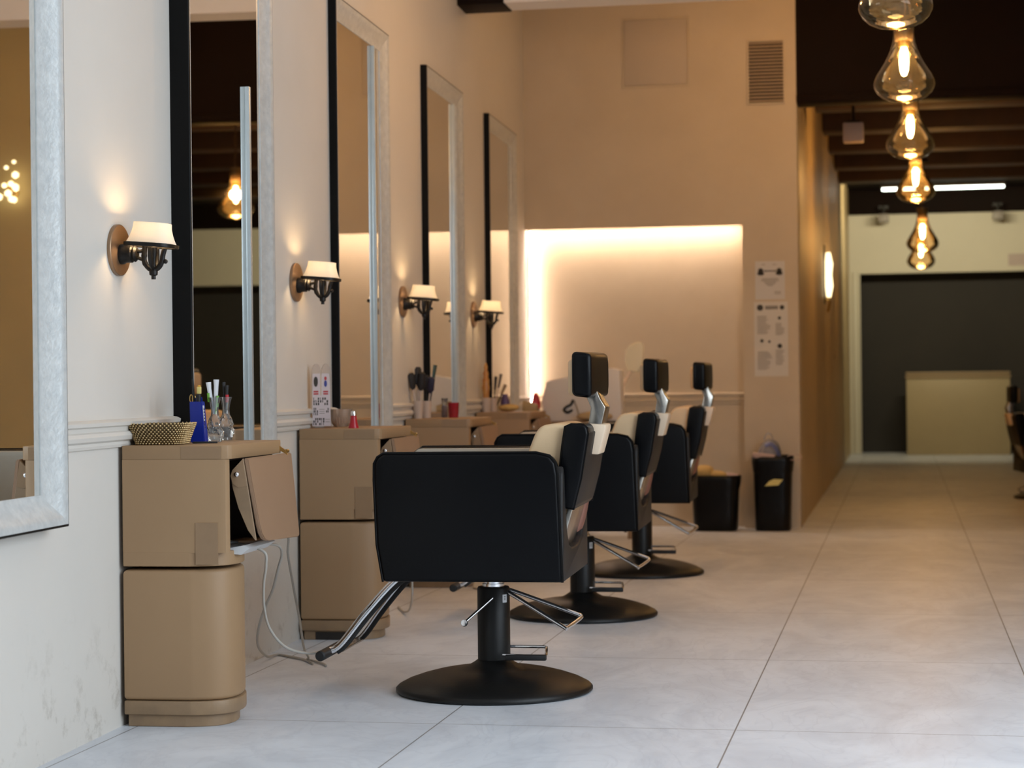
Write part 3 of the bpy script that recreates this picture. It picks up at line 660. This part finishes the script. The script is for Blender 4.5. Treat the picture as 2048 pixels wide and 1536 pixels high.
# ------------------------------------------------------------------ things on the second cabinet
o = on_wall('card_stand', 'clear acrylic card stand with two rounded tops on the second cabinet', 'sign', 7.845, .060, TOP)
def lobes(x0, x1, z1, zt, n=10):
    pts = [(x0, .0), (x1, 0)]; mid = (x0+x1)/2
    for a0, a1 in ((x1, mid), (mid, x0)):
        c = (a0+a1)/2; rx = abs(a0-a1)/2
        for k in range(n+1):
            t = pi*k/n; pts.append((c+(a0-c)*cos(t), z1+(zt-z1)*sin(t)))
    return pts
b = new(); prism(b, lobes(-.040, .040, .215, .258), 0, .004, 'y'); obj('acrylic_sheet', b, 'acrylic', o, 30)
b = new(); bx(b, (-.040, 0, 0), (.040, .05, .003)); obj('foot_plate', b, 'acrylic', o)
b = new(); prism(b, [(-.037, .008), (.039, .008), (.036, .17), (.034, .218), (.0035, .218), (.002, .13), (-.004, .13), (-.0045, .218), (-.034, .218), (-.036, .13)], -.0015, -.0003, 'y'); sh = obj('printed_sheet', b, 'pinksheet', o, 30)
b = new()
lathe(b, [(0, 0), (.0085, 0), (.0085, .0006), (0, .0006)], (-.021, -.0022, .186), 20, Matrix.Rotation(pi/2, 3, 'X'), 1, 2.4)
R = random.Random(3)
def glyphs(z0_, z1_, x0_, x1_, nn, keep=.75):
    w_ = (x1_-x0_)/nn
    for k in range(nn):
        for q in range(3):
            if R.random() < keep: bx(b, (x0_+k*w_+.15*w_, -.0022, z0_+(z1_-z0_)*q/3), (x0_+k*w_+w_*(.35+.5*R.random()), -.0016, z0_+(z1_-z0_)*(q+.85)/3))
obj('emblem', b, 'print', sh); b = new(); glyphs(.092, .124, -.033, .030, 7); glyphs(.052, .083, -.032, -.012, 3, .95); glyphs(.052, .082, .019, .032, 2, .6); glyphs(.012, .042, -.034, .014, 6)
obj('black_print', b, 'print', sh)
b = new()
for x in (-.021, .019):
    for k in range(2): bx(b, (x-.010, -.0022, .134+k*.009), (x+.010, -.0016, .140+k*.009))
obj('red_print', b, 'redprint', sh); b = new()
lathe(b, [(0, 0), (.005, 0), (.005, .0006), (0, .0006)], (.019, -.0022, .199), 16, Matrix.Rotation(pi/2, 3, 'X'), 1, 1.5)
obj('emblem', b, 'redprint', sh)
b = new(); lathe(b, [(0, 0), (.006, 0), (.006, .0006), (0, .0006)], (.019, -.0022, .178), 16, Matrix.Rotation(pi/2, 3, 'X'), 1, 2.2); obj('blue_print', b, 'blueprint', sh)
b = new()
for k in range(3): bx(b, (-.008, -.0022, .058+k*.008), (.014, -.0016, .060+k*.008))
for k in range(2): bx(b, (.017, -.0022, .024+k*.010), (.035, -.0016, .026+k*.010))
obj('grey_print', b, 'greyprint', sh)
b = new(); vs = lathe(b, [(0, .001), (.026, .001), (.036, .014), (.044, .04), (.0475, .072), (.045, .073), (.042, .04), (.034, .016), (0, .008)], seg=64)
for v in vs:
    a = math.atan2(v.co.y, v.co.x); f = 1+.018*(sin(22*a+v.co.z*260)+sin(22*a-v.co.z*260)); v.co.x *= f; v.co.y *= f
o = tag(obj('glass_bowl', b, 'bowlglass', None, 25), 'ribbed pinkish glass bowl on the second cabinet, behind the red bottle', 'bowl'); o.location = W(8.055, .088, TOP)
o = on_wall('red_bottle', 'small red bottle with a silver cap on the second cabinet', 'bottle', 7.79, .205, TOP)
b = new(); lathe(b, [(0, .0), (.0205, .0), (.0205, .004), (.0150, .022), (.0125, .042), (.0115, .050), (0, .051)], seg=28); obj('bottle_body', b, 'red', o, 40)
b = new(); lathe(b, [(0, .05), (.0115, .05), (.0115, .062), (.0095, .068), (0, .070)], seg=20); obj('cap', b, 'chrome', o, 40)

# ------------------------------------------------------------------ things on the third and fourth cabinets
def cup(label, s, d, h, r0_, r1_, m, name='brush_cup', cat='cup', group=None):
    b = new(); lathe(b, [(0, 0), (r0_, 0), (r1_, h), (r1_-.003, h), (r0_-.003, .004), (0, .004)], seg=24)
    o = tag(obj(name, b, m, None, 40), label, cat, group); o.location = W(s, d, TOP); return o
cup('pale cup of dark brushes on the third cabinet, closer to the second', 9.845, .045, .088, .022, .028, 'pot', group='cups of brushes')
cup('pale cup of brushes on the third cabinet, beside the glass jar', 9.98, .060, .086, .022, .027, 'pot', group='cups of brushes')
def brush(label, s, d, dx, dy, L, kind, m='pot', hm='darkbrush'):
    o = on_wall('hair_brush', label, 'brush', s, d, TOP+.012, 'brushes standing in the cups')
    b = new(); tube(b, [(dx*.15, dy*.15, 0), (dx*.7, dy*.7, L*.62)], [.004, .005], 8); obj('handle', b, m, o)
    b = new()
    if kind == 'paddle': tube(b, [(dx*.68, dy*.68, L*.60), (dx*.75, dy*.75, L*.68), (dx*.95, dy*.95, L*.95), (dx, dy, L)], [.006, .018, .020, .012], 14, flat=.45)
    elif kind == 'round': tube(b, [(dx*.68, dy*.68, L*.58), (dx*.74, dy*.74, L*.66), (dx*.97, dy*.97, L*.96), (dx, dy, L)], [.007, .019, .019, .008], 14)
    else: tube(b, [(dx*.65, dy*.65, L*.6), (dx, dy, L)], [.008, .012], 8, flat=.3)
    obj('brush_head', b, hm, o); return o
brush('black paddle brush leaning toward the wall sconce from the nearer pale cup', 9.845, .045, -.030, -.02, .215, 'paddle')
brush('tallest black brush in the nearer pale cup', 9.845, .045, .000, .01, .245, 'paddle', 'pot')
brush('round black brush with a pale handle in the nearer pale cup', 9.845, .045, .022, .0, .22, 'round')
brush('black brush in the cup beside the jar', 9.98, .060, .000, .0, .205, 'round', 'darkbrush')
brush('dark green comb leaning out of the cup beside the jar', 9.98, .060, .045, .015, .255, 'comb', 'darkbrush', mat('dark_green_plastic', (.03, .06, .045), .4, noise=(20, .3)))
brush('blue black brush leaning outward from the cup beside the jar', 9.98, .060, .030, -.01, .195, 'round', 'pot', mat('blue_black_bristles', (.02, .02, .05), .6, noise=(60, .4)))
o = on_wall('glass_jar', 'small jar with a silver lid beside the red beaker', 'jar', 10.13, .125, TOP)
b = new(); lathe(b, [(0, 0), (.015, 0), (.016, .01), (.016, .055), (.012, .062), (0, .062)], seg=20); obj('jar_body', b, mat('grey_jar', (.16, .15, .2), .3, noise=(10, .4)), o)
b = new(); lathe(b, [(0, .06), (.012, .06), (.014, .075), (.017, .098), (.015, .098), (.0, .074)], seg=20); obj('lid', b, 'crystal', o)
o = on_wall('red_beaker', 'red glass beaker on the third cabinet', 'cup', 10.03, .190, TOP)
b = new(); lathe(b, [(0, 0), (.024, 0), (.026, .03), (.029, .075), (.027, .076), (.024, .032), (0, .006)], seg=28); obj('beaker_glass', b, clear_glass('red_glass', (.75, .22, .22), .06, 1.45, (.5, .03, .05), .5), o)
b = new(); lathe(b, [(0, .005), (.0235, .005), (.0248, .036), (0, .030)], seg=24); obj('beaker_filling', b, 'red', o)

cup('pale cup under the amber ornament on the fourth cabinet', 11.86, .045, .085, .024, .029, 'pot', group='cups of brushes')
cup('pale cup of thin brushes beside the purple jar', 12.02, .060, .082, .022, .027, 'pot', group='cups of brushes')
o = on_wall('amber_bottle', 'slender amber ornament standing tall on the fourth cabinet', 'bottle', 11.86, .045, TOP+.006)
b = new(); lathe(b, [(0, 0), (.018, 0), (.019, .10), (.024, .14), (.020, .16), (.022, .185), (.014, .20), (.017, .225), (.009, .245), (.012, .262), (.005, .285), (0, .288)], seg=22); obj('bottle_body', b, 'amber', o, 60)
brush('thin brush slanting toward the purple jar', 12.02, .060, .05, .01, .215, 'comb', 'pot', mat('grey_bristles', (.16, .13, .11), .7, noise=(60, .4)))
brush('second thin brush spreading from the cup beside the purple jar', 12.02, .060, .075, .02, .150, 'comb', 'darkbrush', mat('tan_bristles', (.20, .13, .08), .7, noise=(60, .4)))
brush('black handled brush in the cup beside the purple jar', 12.02, .060, .02, .0, .20, 'comb', 'darkbrush')
o = on_wall('purple_jar', 'purple glazed jar on the fourth cabinet', 'jar', 12.14, .115, TOP)
b = new(); lathe(b, [(0, 0), (.022, 0), (.027, .02), (.028, .06), (.020, .085), (.016, .095), (.018, .104), (.014, .104), (.012, .09), (0, .09)], seg=26); obj('jar_body', b, 'purple', o, 50)
def crumple(bm, c, r, sc=(1, 1, 1), seed=1, amp=.35, sub=3):
    vs = ball(bm, (0, 0, 0), r, sub); q = random.Random(seed)
    ks = [Vector((q.uniform(-1, 1), q.uniform(-1, 1), q.uniform(-1, 1)))*(2.6/r) for _ in range(6)]; ph = [q.uniform(0, 6) for _ in ks]
    for v in vs:
        f = 1+amp*sum(abs(sin(v.co.dot(k)*.5+p)) for k, p in zip(ks, ph))/6-amp*.5
        v.co = Vector((v.co.x*f*sc[0], v.co.y*f*sc[1], v.co.z*f*sc[2]))
    zmin = min(v.co.z for v in vs)
    for v in vs: v.co += Vector(c)-Vector((0, 0, zmin))
b = new(); crumple(b, (0, 0, 0), .06, (1.0, .8, .35), 5); o = tag(obj('yellow_cloth', b, 'tissue', None, 60), 'crumpled yellow cloth at the far end of the fourth cabinet', 'cloth'); o.location = W(12.06, .150, TOP)

# ------------------------------------------------------------------ wash corner in front of the recess
TX, TY = -2.06, 13.08
o = thing('side_table', 'low wooden table in front of the bright recess', 'table', (TX, TY, 0))
b = new(); bx(b, (-.36, -.30, .715), (.40, .30, .745), .006); obj('table_top', b, M['tan_edge'], o)
for sx in (-.32, .36):
    for sy in (-.26, .26):
        b = new(); bx(b, (sx-.02, sy-.02, 0), (sx+.02, sy+.02, .715), .004); obj('leg', b, M['tan_edge'], o)
o = thing('white_machine', 'pale slanted salon machine with a black cable hook on the low table', 'machine', (TX+.025, TY-.02, .745))
b = new(); prism(b, [(-.25, 0), (-.262, .14), (-.235, .245), (-.232, .262), (.20, .345), (.25, .33), (.26, .0)], -.07, .10, 'y', .012, 3); bd = obj('machine_body', b, mat('pale_machine_plastic', (.80, .76, .72), .5, noise=(3, .4, (.70, .65, .60))), o, 40)
b = new(); tube(b, spline(((-.06, -.074, .075), (-.09, -.085, .06), (-.115, -.08, .075), (-.10, -.08, .095), (-.07, -.08, .11), (-.055, -.08, .14)), 5), .008, 8); obj('cable_hook', b, 'rubber', o)
b = new(); tube(b, spline(((-.05, -.074, .14), (-.03, -.08, .09), (-.01, -.085, .04), (.05, -.09, .015), (.12, -.09, .02)), 6), .004, 6); obj('lead', b, M['greyprint'], o)
o = thing('heat_lamp', 'cream lamp head on a slanting arm behind the headrest of the first chair', 'lamp', (TX+.02, TY+.16, .745))
b = new(); lathe(b, [(0, 0), (.07, 0), (.07, .012), (.02, .02), (0, .02)], (.10, 0, 0), 24); obj('lamp_base', b, 'sleeve', o)
b = new(); tube(b, spline(((.10, 0, .01), (.16, 0, .10), (.245, 0, .24), (.30, 0, .33)), 6), .013, 10); obj('lamp_arm', b, 'sleeve', o)
b = new(); ball(b, (.302, 0, .335), .022, 2); obj('joint', b, 'chrome', o)
b = new(); vs = prism(b, [(-.045, -.02), (.030, -.035), (.055, .02), (.068, .10), (.066, .15), (.045, .172), (.010, .170), (-.03, .150), (-.055, .10), (-.062, .04)], -.022, .022, 'y', .014, 4); _tf(b, vs, (.315, 0, .345)); obj('lamp_head', b, mat('ivory_plastic', (.88, .80, .58), .4, noise=(6, .2)), o, 60)
o = thing('red_capped_bottle', 'green bottle with a red top on the low table, against the bright strip', 'bottle', (-2.322, TY-.165, .745))
b = new(); lathe(b, [(0, 0), (.028, 0), (.028, .07), (.02, .09), (0, .09)], seg=20); obj('bottle_body', b, mat('dark_green_bottle', (.10, .12, .08), .4, noise=(10, .4)), o)
b = new(); lathe(b, [(0, .088), (.028, .088), (.030, .12), (.022, .16), (.010, .19), (0, .192)], seg=20); obj('cap', b, 'red', o)
b = new(); bx(b, (-.042, -.04, 0), (.042, .04, .065), .004)
for v in b.verts:
    if v.co.x > 0: v.co.z *= .62
o = tag(obj('card_box', b, mat('ochre_card', (.42, .30, .15), .6, noise=(8, .3))), 'small ochre box at the front corner of the fourth cabinet, beside the yellow cloth', 'box'); o.location = W(12.13, .272, TOP); o.rotation_euler = (0, 0, AW)
b = new(); crumple(b, (0, 0, 0), .075, (1.5, .8, .42), 9); o = tag(obj('towel', b, mat('beige_towel', (.50, .38, .22), .9, noise=(20, .3), bump=(60, .6)), None, 60), 'crumpled beige towel at the front of the low table', 'towel'); o.location = (-1.93, TY-.20, .745)

# ------------------------------------------------------------------ bins
def bin_(name, label, x0, x1, yf, h, fl=.02):
    o = thing(name, label, 'bin', ((x0+x1)/2, yf+.14, 0))
    hw, hd = (x1-x0)/2, .135
    def ring(bm, f, z, jit=0):
        n = 40; out = []
        for k in range(n):
            a = 2*pi*k/n; c_, s_ = cos(a), sin(a); p = 4.0
            j = 1+jit*(sin(7*a+z*31)+sin(11*a+z*57))
            out.append(bm.verts.new((hw*f*j*math.copysign(abs(c_)**(2/p), c_), hd*f*j*math.copysign(abs(s_)**(2/p), s_), z)))
        return out
    b = new(); rr = [ring(b, f, z, j) for f, z, j in ((.84, .0, 0), (.88, .012, 0), (.90, h*.3, .004), (.94, h*.7, .006), (.98, h*.97, .006), (.92, h*.97, .004), (.80, .06, 0))]
    b.faces.new(rr[0][::-1]); b.faces.new(rr[-1])
    for A, B in zip(rr, rr[1:]):
        for i in range(40): b.faces.new((A[i], A[(i+1) % 40], B[(i+1) % 40], B[i]))
    obj('bin_body', b, 'binbag', o, 60)
    b = new(); rr = [ring(b, f, z, j) for f, z, j in ((.985, h*.80, .012), (1.0+fl, h*.93, .012), (1.0+fl, h, .008), (.97, h+.008, .006), (.92, h*.99, .004), (.90, h*.90, .004))]
    for A, B in zip(rr, rr[1:]):
        for i in range(40): b.faces.new((A[i], A[(i+1) % 40], B[(i+1) % 40], B[i]))
    obj('liner', b, 'binbag', o, 60); return o
bin_('waste_bin', 'wide low black bin full of yellow tissue', -1.392, -1.062, 13.44, .362)
bin_('waste_bin', 'tall black bin below the posters with a clear bag in it', -.982, -.714, 13.47, .490)
for i, (x, y, z, r, sc, m_, lab, nm, cat) in enumerate((
    (-1.30, 13.56, .335, .055, (1.2, .9, .9), 'tissue', 'crumpled yellow tissue sticking out highest from the low bin', 'tissue', 'tissue'),
    (-1.215, 13.57, .335, .05, (1.3, .9, .62), 'tissue', 'crumpled yellow tissue in the middle of the low bin', 'tissue', 'tissue'),
    (-1.13, 13.58, .335, .045, (1.3, .9, .5), 'cardboard', 'dull pinkish scrap near the edge of the low bin', 'paper_scrap', 'paper'))):
    b = new(); crumple(b, (0, 0, 0), r, sc, 20+i, .5); o = tag(obj(nm, b, m_, None, 60), lab, cat); o.location = (x, y, z)
o = thing('plastic_bag', 'clear plastic bag with blue print rising from the tall bin', 'bag', (-.865, 13.61, .40))
b = new(); crumple(b, (0, 0, 0), .085, (.85, .7, 1.15), 31, .4); obj('bag_film', b, 'bag', o, 60)
b = new(); tube(b, spline([(-.01+.028*cos(t), 0, .20+.045*sin(t)) for t in [pi*k/6 for k in range(7)]], 4), .004, 6); obj('bag_handle', b, 'bag', o)
b = new(); tube(b, spline(((-.03, -.06, .165), (.01, -.064, .175), (.045, -.058, .14), (.065, -.04, .09)), 5), .016, 8, flat=.3); obj('blue_print', b, 'bluefilm', o)
b = new(); box(b, (0, 0, 0), (.15, .05, .035), .010, 3, Matrix.Rotation(.12, 3, 'Y')); o = tag(obj('card_tube', b, 'cardboard', None, 50), 'pinkish card lying on the rim of the tall bin', 'cardboard'); o.location = (-.90, 13.50, .497)
o = tag(obj('wire_loop', (lambda b: (tube(b, spline([(.048*cos(t), .01*sin(2*t), .018*sin(t)) for t in [2*pi*k/10 for k in range(10)]], 4, True), .003, 6, True), tube(b, spline(((-.05, 0, -.01), (-.085, -.01, .0), (-.10, -.01, -.02)), 4), .004, 6), b)[2])(new()), M['cardboard']), 'thin pinkish wire loop hanging over the edge of the tall bin', 'wire'); o.location = (-.70, 13.50, .487)
b = new(); prism(b, [(-.06, -.022), (.03, -.016), (.062, .022), (.0, .024), (-.03, .010)], 0, .004, 'y'); o = tag(obj('yellow_card', b, 'yellow', None, 40), 'scrap of yellow card stuck to the front of the tall bin', 'card'); o.location = (-.835, 13.462, .322)

# ------------------------------------------------------------------ on the back wall and the column
o = thing('poster', 'upper sheet of paper taped to the column, two heads joined by an arrow', 'poster', (-.8655, YB-.002, 1.673))
b = new(); bx(b, (-.0995, 0, -.129), (.0995, .0015, .129)); obj('sheet', b, M['paper'], o)
b = new()
for x in (-.062, .062):
    lathe(b, [(0, 0), (.018, 0), (.018, .0006), (0, .0006)], (x, -.0002, .064), 18, Matrix.Rotation(pi/2, 3, 'X')); lathe(b, [(0, 0), (.024, 0), (.024, .0006), (0, .0006)], (x, -.0002, .046), 14, Matrix.Rotation(pi/2, 3, 'X'), 1, .55)
bx(b, (-.035, -.001, .060), (.035, -.0002, .066)); prism(b, [(-.042, .063), (-.030, .071), (-.030, .055)], -.001, -.0002, 'y'); prism(b, [(.042, .063), (.030, .071), (.030, .055)], -.001, -.0002, 'y')
obj('pictogram', b, 'print', o)
b = new()
for k, hw in enumerate((.055, .06, .04, .032, .018)): bx(b, (-hw, -.001, .006-k*.011), (hw, -.0002, .011-k*.011))
for k in range(2): bx(b, (.03, -.001, -.082-k*.012), (.072, -.0002, -.077-k*.012))
for x in (-.045, .03): bx(b, (x-.012, -.001, .104), (x+.014, -.0002, .108))
obj('text_lines', b, 'greyprint', o)
o = thing('poster', 'lower, longer sheet of notices on the column, dense with text', 'poster', (-.862, YB-.002, 1.2765))
b = new(); bx(b, (-.113, 0, -.2515), (.113, .0015, .2515)); obj('sheet', b, mat('notice_paper', (.66, .63, .57), .7, noise=(3, .15)), o)
b = new()
for x, r in ((-.072, .021), (.075, .016)): lathe(b, [(0, 0), (r, 0), (r, .0006), (0, .0006)], (x, -.0002, .212), 18, Matrix.Rotation(pi/2, 3, 'X'))
for k in range(9): bx(b, (-.036+k*.0095, -.001, .200), (-.030+k*.0095, -.0002, .224))
for x, z, r in ((.057, .141, .011), (-.062, -.012, .012), (-.012, -.018, .009), (.058, -.048, .016)): lathe(b, [(0, 0), (r, 0), (r, .0006), (0, .0006)], (x, -.0002, z), 14, Matrix.Rotation(pi/2, 3, 'X'))
obj('pictogram', b, 'print', o)
q = random.Random(4)
for zt, zb, xa, xb in ((.155, .035, -.092, .0), (.105, .03, .03, .092), (-.085, -.205, -.092, .008), (-.075, -.175, .03, .088)):
    z = zt; b = new()
    while z > zb: bx(b, (xa, -.001, z-.0045), (xa+(xb-xa)*q.uniform(.6, 1), -.0002, z)); z -= .0105
    obj('text_lines', b, 'greyprint', o)
o = thing('ventilation_grille', 'slatted ventilation grille high on the column', 'vent', (-.8775, YB, 3.0775))
b = new(); bx(b, (-.1155, -.004, -.2055), (.1155, 0, .2055)); obj('duct', b, 'hole', o)
b = new()
for a, c in (((-.128, -.012, -.218), (-.1155, 0, .218)), ((.1155, -.012, -.218), (.128, 0, .218)), ((-.1155, -.012, .2055), (.1155, 0, .218)), ((-.1155, -.012, -.218), (.1155, 0, -.2055))): bx(b, a, c, .002)
obj('grille_frame', b, 'plaster', o)
for k in range(18):
    b = new(); vs = box(b, (0, 0, 0), (.231, .011, .007)); _tf(b, vs, (0, -.010, -.194+k*.0228), Matrix.Rotation(-.5, 3, 'X')); obj('slat', b, 'grille', o)
o = thing('access_panel', 'square painted hatch high on the back wall above the recess', 'panel', (-1.6255, YB, 3.242))
b = new(); bx(b, (-.2165, -.010, -.224), (.2165, 0, .224), .004); obj('hatch', b, mat('hatch_paint', (.52, .44, .34), .7, noise=(3, .6, (.54, .46, .37))), o)
b = new()
for a, c in (((-.232, -.005, -.24), (-.2185, 0, .24)), ((.2185, -.005, -.24), (.232, 0, .24)), ((-.2185, -.005, .226), (.2185, 0, .24)), ((-.2185, -.005, -.24), (.2185, 0, -.226))): bx(b, a, c, .001)
obj('hatch_frame', b, 'plaster', o)
# concealed strips that wash the recess
o = thing('led_strip', 'glowing strip along the top edge of the recess', 'light', (-1.79, YB+.05, 2.075))
b = new(); bx(b, (-.735, -.012, .004), (.735, .012, .014)); obj('channel', b, 'white', o)
b = new(); bx(b, (-.73, -.006, 0), (.73, .006, .0038)); obj('diffuser', b, 'led', o)
o = thing('led_strip', 'glowing strip up the corner of the recess next to the last mirror', 'light', (-2.530, YB+.115, 1.45))
b = new(); bx(b, (-.008, -.012, -.60), (-.002, .012, .60)); obj('channel', b, 'white', o)
b = new(); bx(b, (-.002, -.008, -.60), (.004, .008, .60)); obj('diffuser', b, mat('led_strip_corner', (1, 1, 1), .5, emit=((1, .76, .62), 62), noise=(10, .02)), o)

# ------------------------------------------------------------------ hanging lamps
PROF = [(0.0, 0), (.030, .0015), (.070, .009), (.105, .024), (.132, .048), (.146, .074), (.149, .090), (.146, .108), (.134, .136), (.116, .164), (.096, .196), (.078, .230), (.065, .262), (.056, .295), (.051, .325), (.050, .36), (.050, .417)]
def make_pendant():
    root = thing('pendant_lamp', '', 'lamp', (0, 0, 0), 0, 'big bulb shaped glass pendants in a row')
    b = new(); lathe(b, PROF, seg=56); obj('glass_shade', b, 'glass', root, 180)
    b = new(); lathe(b, [(.0, .302), (.040, .302), (.045, .308), (.046, .400), (.052, .405), (.052, .420), (.02, .424), (0, .424)], seg=32); obj('socket', b, mat('amber_socket', (.16, .115, .065), .35, .3, noise=(10, .4)), root, 40)
    b = new(); lathe(b, [(0, .27), (.026, .272), (.030, .288), (.030, .304), (0, .304)], seg=20); obj('lamp_holder', b, 'brass', root, 40)
    b = new(); lathe(b, [(0, .128), (.012, .134), (.020, .156), (.024, .20), (.020, .25), (.013, .272), (0, .274)], seg=20); obj('filament_bulb', b, 'filament', root, 180)
    return root
PEND = [(-.008, 8.34, 2.408, 'glass pendant cut off by the top of the picture', 3.285),
        (.028, 10.15, 2.353, 'largest whole glass pendant, second in the hanging row', 3.285),
        (.068, 12.69, 2.342, 'glass pendant third in the hanging row', 3.70),
        (.122, 15.90, 2.345, 'glass pendant fourth in the row, crossed by the white light bar', 3.52),
        (.205, 19.30, 2.165, 'small glass pendant over the cream end wall, upper of the last two', 3.52),
        (.215, 22.00, 2.155, 'small glass pendant over the cream end wall, lower of the last two', 3.22)]
P0 = make_pendant(); FLEX = mat('brown_flex', (.11, .065, .035), .5, noise=(20, .3))
PW = [4, 7, 9, 54, 26, 20]
for i, (x, y, z, lab, zc) in enumerate(PEND):
    if i == 0: p = P0; p.location = (x, y, z); p['label'] = lab
    else: p = dup(P0, (x, y, z), 0, lab)
    b = new(); L = zc-z
    pts = [(.010*sin(k*1.15)*(1 if 0 < k < 14 else .2), .006*sin(k*.9), .42+(L-.42)*k/14) for k in range(15)]
    tube(b, spline(pts, 4), .0045, 8); obj('flex', b, FLEX, p, 60)
    b = new(); lathe(b, [(0, L-.03), (.05, L-.03), (.055, L-.02), (.055, L-.0005), (0, L-.0005)], seg=24); obj('ceiling_rose', b, 'darkwood', p, 40)
    light('pendant_light', 'POINT', (x, y, z+.20), PW[i], WARM, shadow_soft_size=.042)

# ------------------------------------------------------------------ passage and back room
o = thing('brass_wall_lamp', 'tall gleaming brass lamp on the passage wall', 'lamp', (-.677, 18.5, 1.94))
b = new(); bx(b, (0, -.05, -.26), (.012, .05, .27), .003); obj('backplate', b, 'iron', o)
b = new(); tube(b, [(.04, 0, -.20), (.045, 0, -.1), (.04, 0, 0), (.045, 0, .1), (.038, 0, .2)], [.02, .035, .03, .035, .02], 12); obj('glass_tube', b, 'crystal_lit', o)
b = new(); tube(b, [(.01, 0, -.22), (.05, 0, -.23), (.04, 0, -.30), (.03, .02, -.33)], .012, 8); obj('bracket', b, 'brass', o)
o = thing('light_bar', 'long white light bar under the dark ceiling of the back room', 'light', (.49, 24.0, 3.20))
b = new(); bx(b, (-.70, -.03, .012), (.70, .03, .04), .004); obj('housing', b, 'white', o)
b = new(); bx(b, (-.69, -.028, -.016), (.69, .028, .012), .004); obj('diffuser', b, 'led_cool', o)
b = new()
for x in (-.5, .5): cyl(b, (x, 0, .04), (x, 0, .32), .006, 8)
obj('hanger', b, 'iron', o)
light('light_bar_light', 'AREA', (.49, 24.04, 3.18), 68, (1, .88, .60), shape='RECTANGLE', size=1.38, size_y=.05).rotation_euler = (radians(92), 0, 0)
o = thing('hanging_speaker', 'small white box hanging below the dark passage beams', 'speaker', (-.335, 15.4, 2.84))
b = new(); bx(b, (-.075, -.08, -.07), (.075, .08, .07), .008, 3); obj('case', b, mat('off_white_case', (.55, .45, .42), .5, noise=(6, .2)), o)
b = new(); cyl(b, (0, 0, .07), (0, 0, .38), .014, 12); bx(b, (-.05, -.04, .068), (.05, .04, .09), .004); obj('bracket', b, 'iron', o)
o = thing('reception_counter', 'blurred beige counter standing before the dark end opening', 'counter', (.715, 27.25, 0))
b = new(); bx(b, (-.655, -.25, 0), (.66, .25, 1.0), .006); obj('counter_front', b, mat('counter_paint', (.42, .34, .20), .5, noise=(2, .3)), o)
b = new(); bx(b, (-.668, -.27, 1.0), (.672, .27, 1.035), .004); bx(b, (-.66, -.26, 1.05), (.664, .26, 1.08), .004); bx(b, (-.64, -.24, 1.035), (.644, .24, 1.05)); obj('counter_top', b, mat('counter_top_paint', (.36, .27, .16), .5, noise=(2, .3)), o)
for x, lab in ((-.212, 'small grey spotlight under the dark beam, above the end opening'), (1.255, 'small grey spotlight under the dark beam, closer to the picture edge')):
    o = thing('spotlight', lab, 'light', (x, 27.2, 3.13), 0, 'spotlights at the end wall')
    b = new(); cyl(b, (0, 0, .0), (0, 0, .14), .02, 10); obj('bracket', b, 'iron', o)
    b = new(); box(b, (0, -.02, -.02), (.14, .16, .11), .01, 2); obj('lamp_housing', b, mat('grey_housing', (.26, .23, .20), .5, noise=(6, .2)), o)
    b = new(); bx(b, (-.06, .06, .12), (.06, .38, .15)); obj('mounting_bar', b, 'iron', o)
b = new(); bx(b, (1.40, 27.572, 2.475), (1.66, 27.58, 2.63)); tag(obj('paper_notice', b, mat('pink_notice', (.56, .46, .42), .7, noise=(12, .3)), None), 'small pinkish notice on the cream end wall, above the dark opening', 'notice')

o = thing('crystal_wall_lamp', 'glittering crystal lamp that shows only in the first mirror', 'lamp', (1.17, YB, 2.40))
b = new(); lathe(b, [(0, 0), (.05, 0), (.05, .012), (0, .012)], (0, 0, 0), 20, Matrix.Rotation(pi/2, 3, 'X')); tube(b, [(0, -.01, 0), (0, -.08, .02), (0, -.09, .06)], .008, 8); obj('bracket', b, 'brass', o)
b = new(); q = random.Random(8)
for k in range(14): ball(b, (q.uniform(-.07, .07), -.09+q.uniform(-.04, .03), .06+q.uniform(-.16, .14)), q.uniform(.012, .028), 1)
obj('crystals', b, 'crystal_lit', o)
# ------------------------------------------------------------------ cables
def cable(label, pts, r=.0045, name='power_cable'):
    b = new(); tube(b, spline([W(*p) for p in pts], 8), r, 8); return tag(obj(name, b, 'cable', None, 180), label, 'cable', 'pale cables under the cabinets')
g = .0055
CABLE_A = [(5.90, .27, .526), (5.885, .372, .500), (5.90, .378, .455), (5.935, .36, .395), (5.99, .345, .316), (6.053, .345, .242), (6.135, .37, .177), (6.26, .405, .140), (6.36, .435, .134), (6.43, .475, .155), (6.50, .50, .154)]
CABLE_B = [(6.05, .30, .506), (6.16, .34, .495), (6.235, .335, .46), (6.275, .31, .405), (6.353, .27, .332), (6.437, .22, .266), (6.58, .155, .175), (6.80, .09, .09), (7.05, .05, .02), (7.20, .045, g), (7.17, .09, g), (7.08, .18, g), (6.98, .24, g)]
cable('pale cable hanging in the longest sweep from the open flap to the chrome footrest', CABLE_A)
cable('pale cable hanging from the middle of the flap and looping over the floor', CABLE_B)
cable('pale cable dropping against the wall behind the flap', [(6.42, .20, .55), (6.60, .25, .50), (6.621, .25, .424), (6.688, .25, .307), (6.78, .245, .19), (6.93, .22, .07), (7.03, .21, .02), (7.08, .19, g), (7.06, .215, g), (6.99, .27, g), (6.93, .30, g)], .0042)
cable('pale cable hanging behind the second cabinet flap', [(8.22, .30, .515), (8.27, .33, .40), (8.285, .33, .25), (8.29, .33, .16), (8.33, .32, .09), (8.46, .28, .03), (8.62, .22, g), (8.80, .16, g)])
cable('pale cable curving on the floor by the third cabinet', [(10.10, .28, .515), (10.02, .33, .36), (9.90, .35, .2), (9.80, .34, .06), (9.70, .34, g), (9.62, .37, g), (9.52, .46, g)])
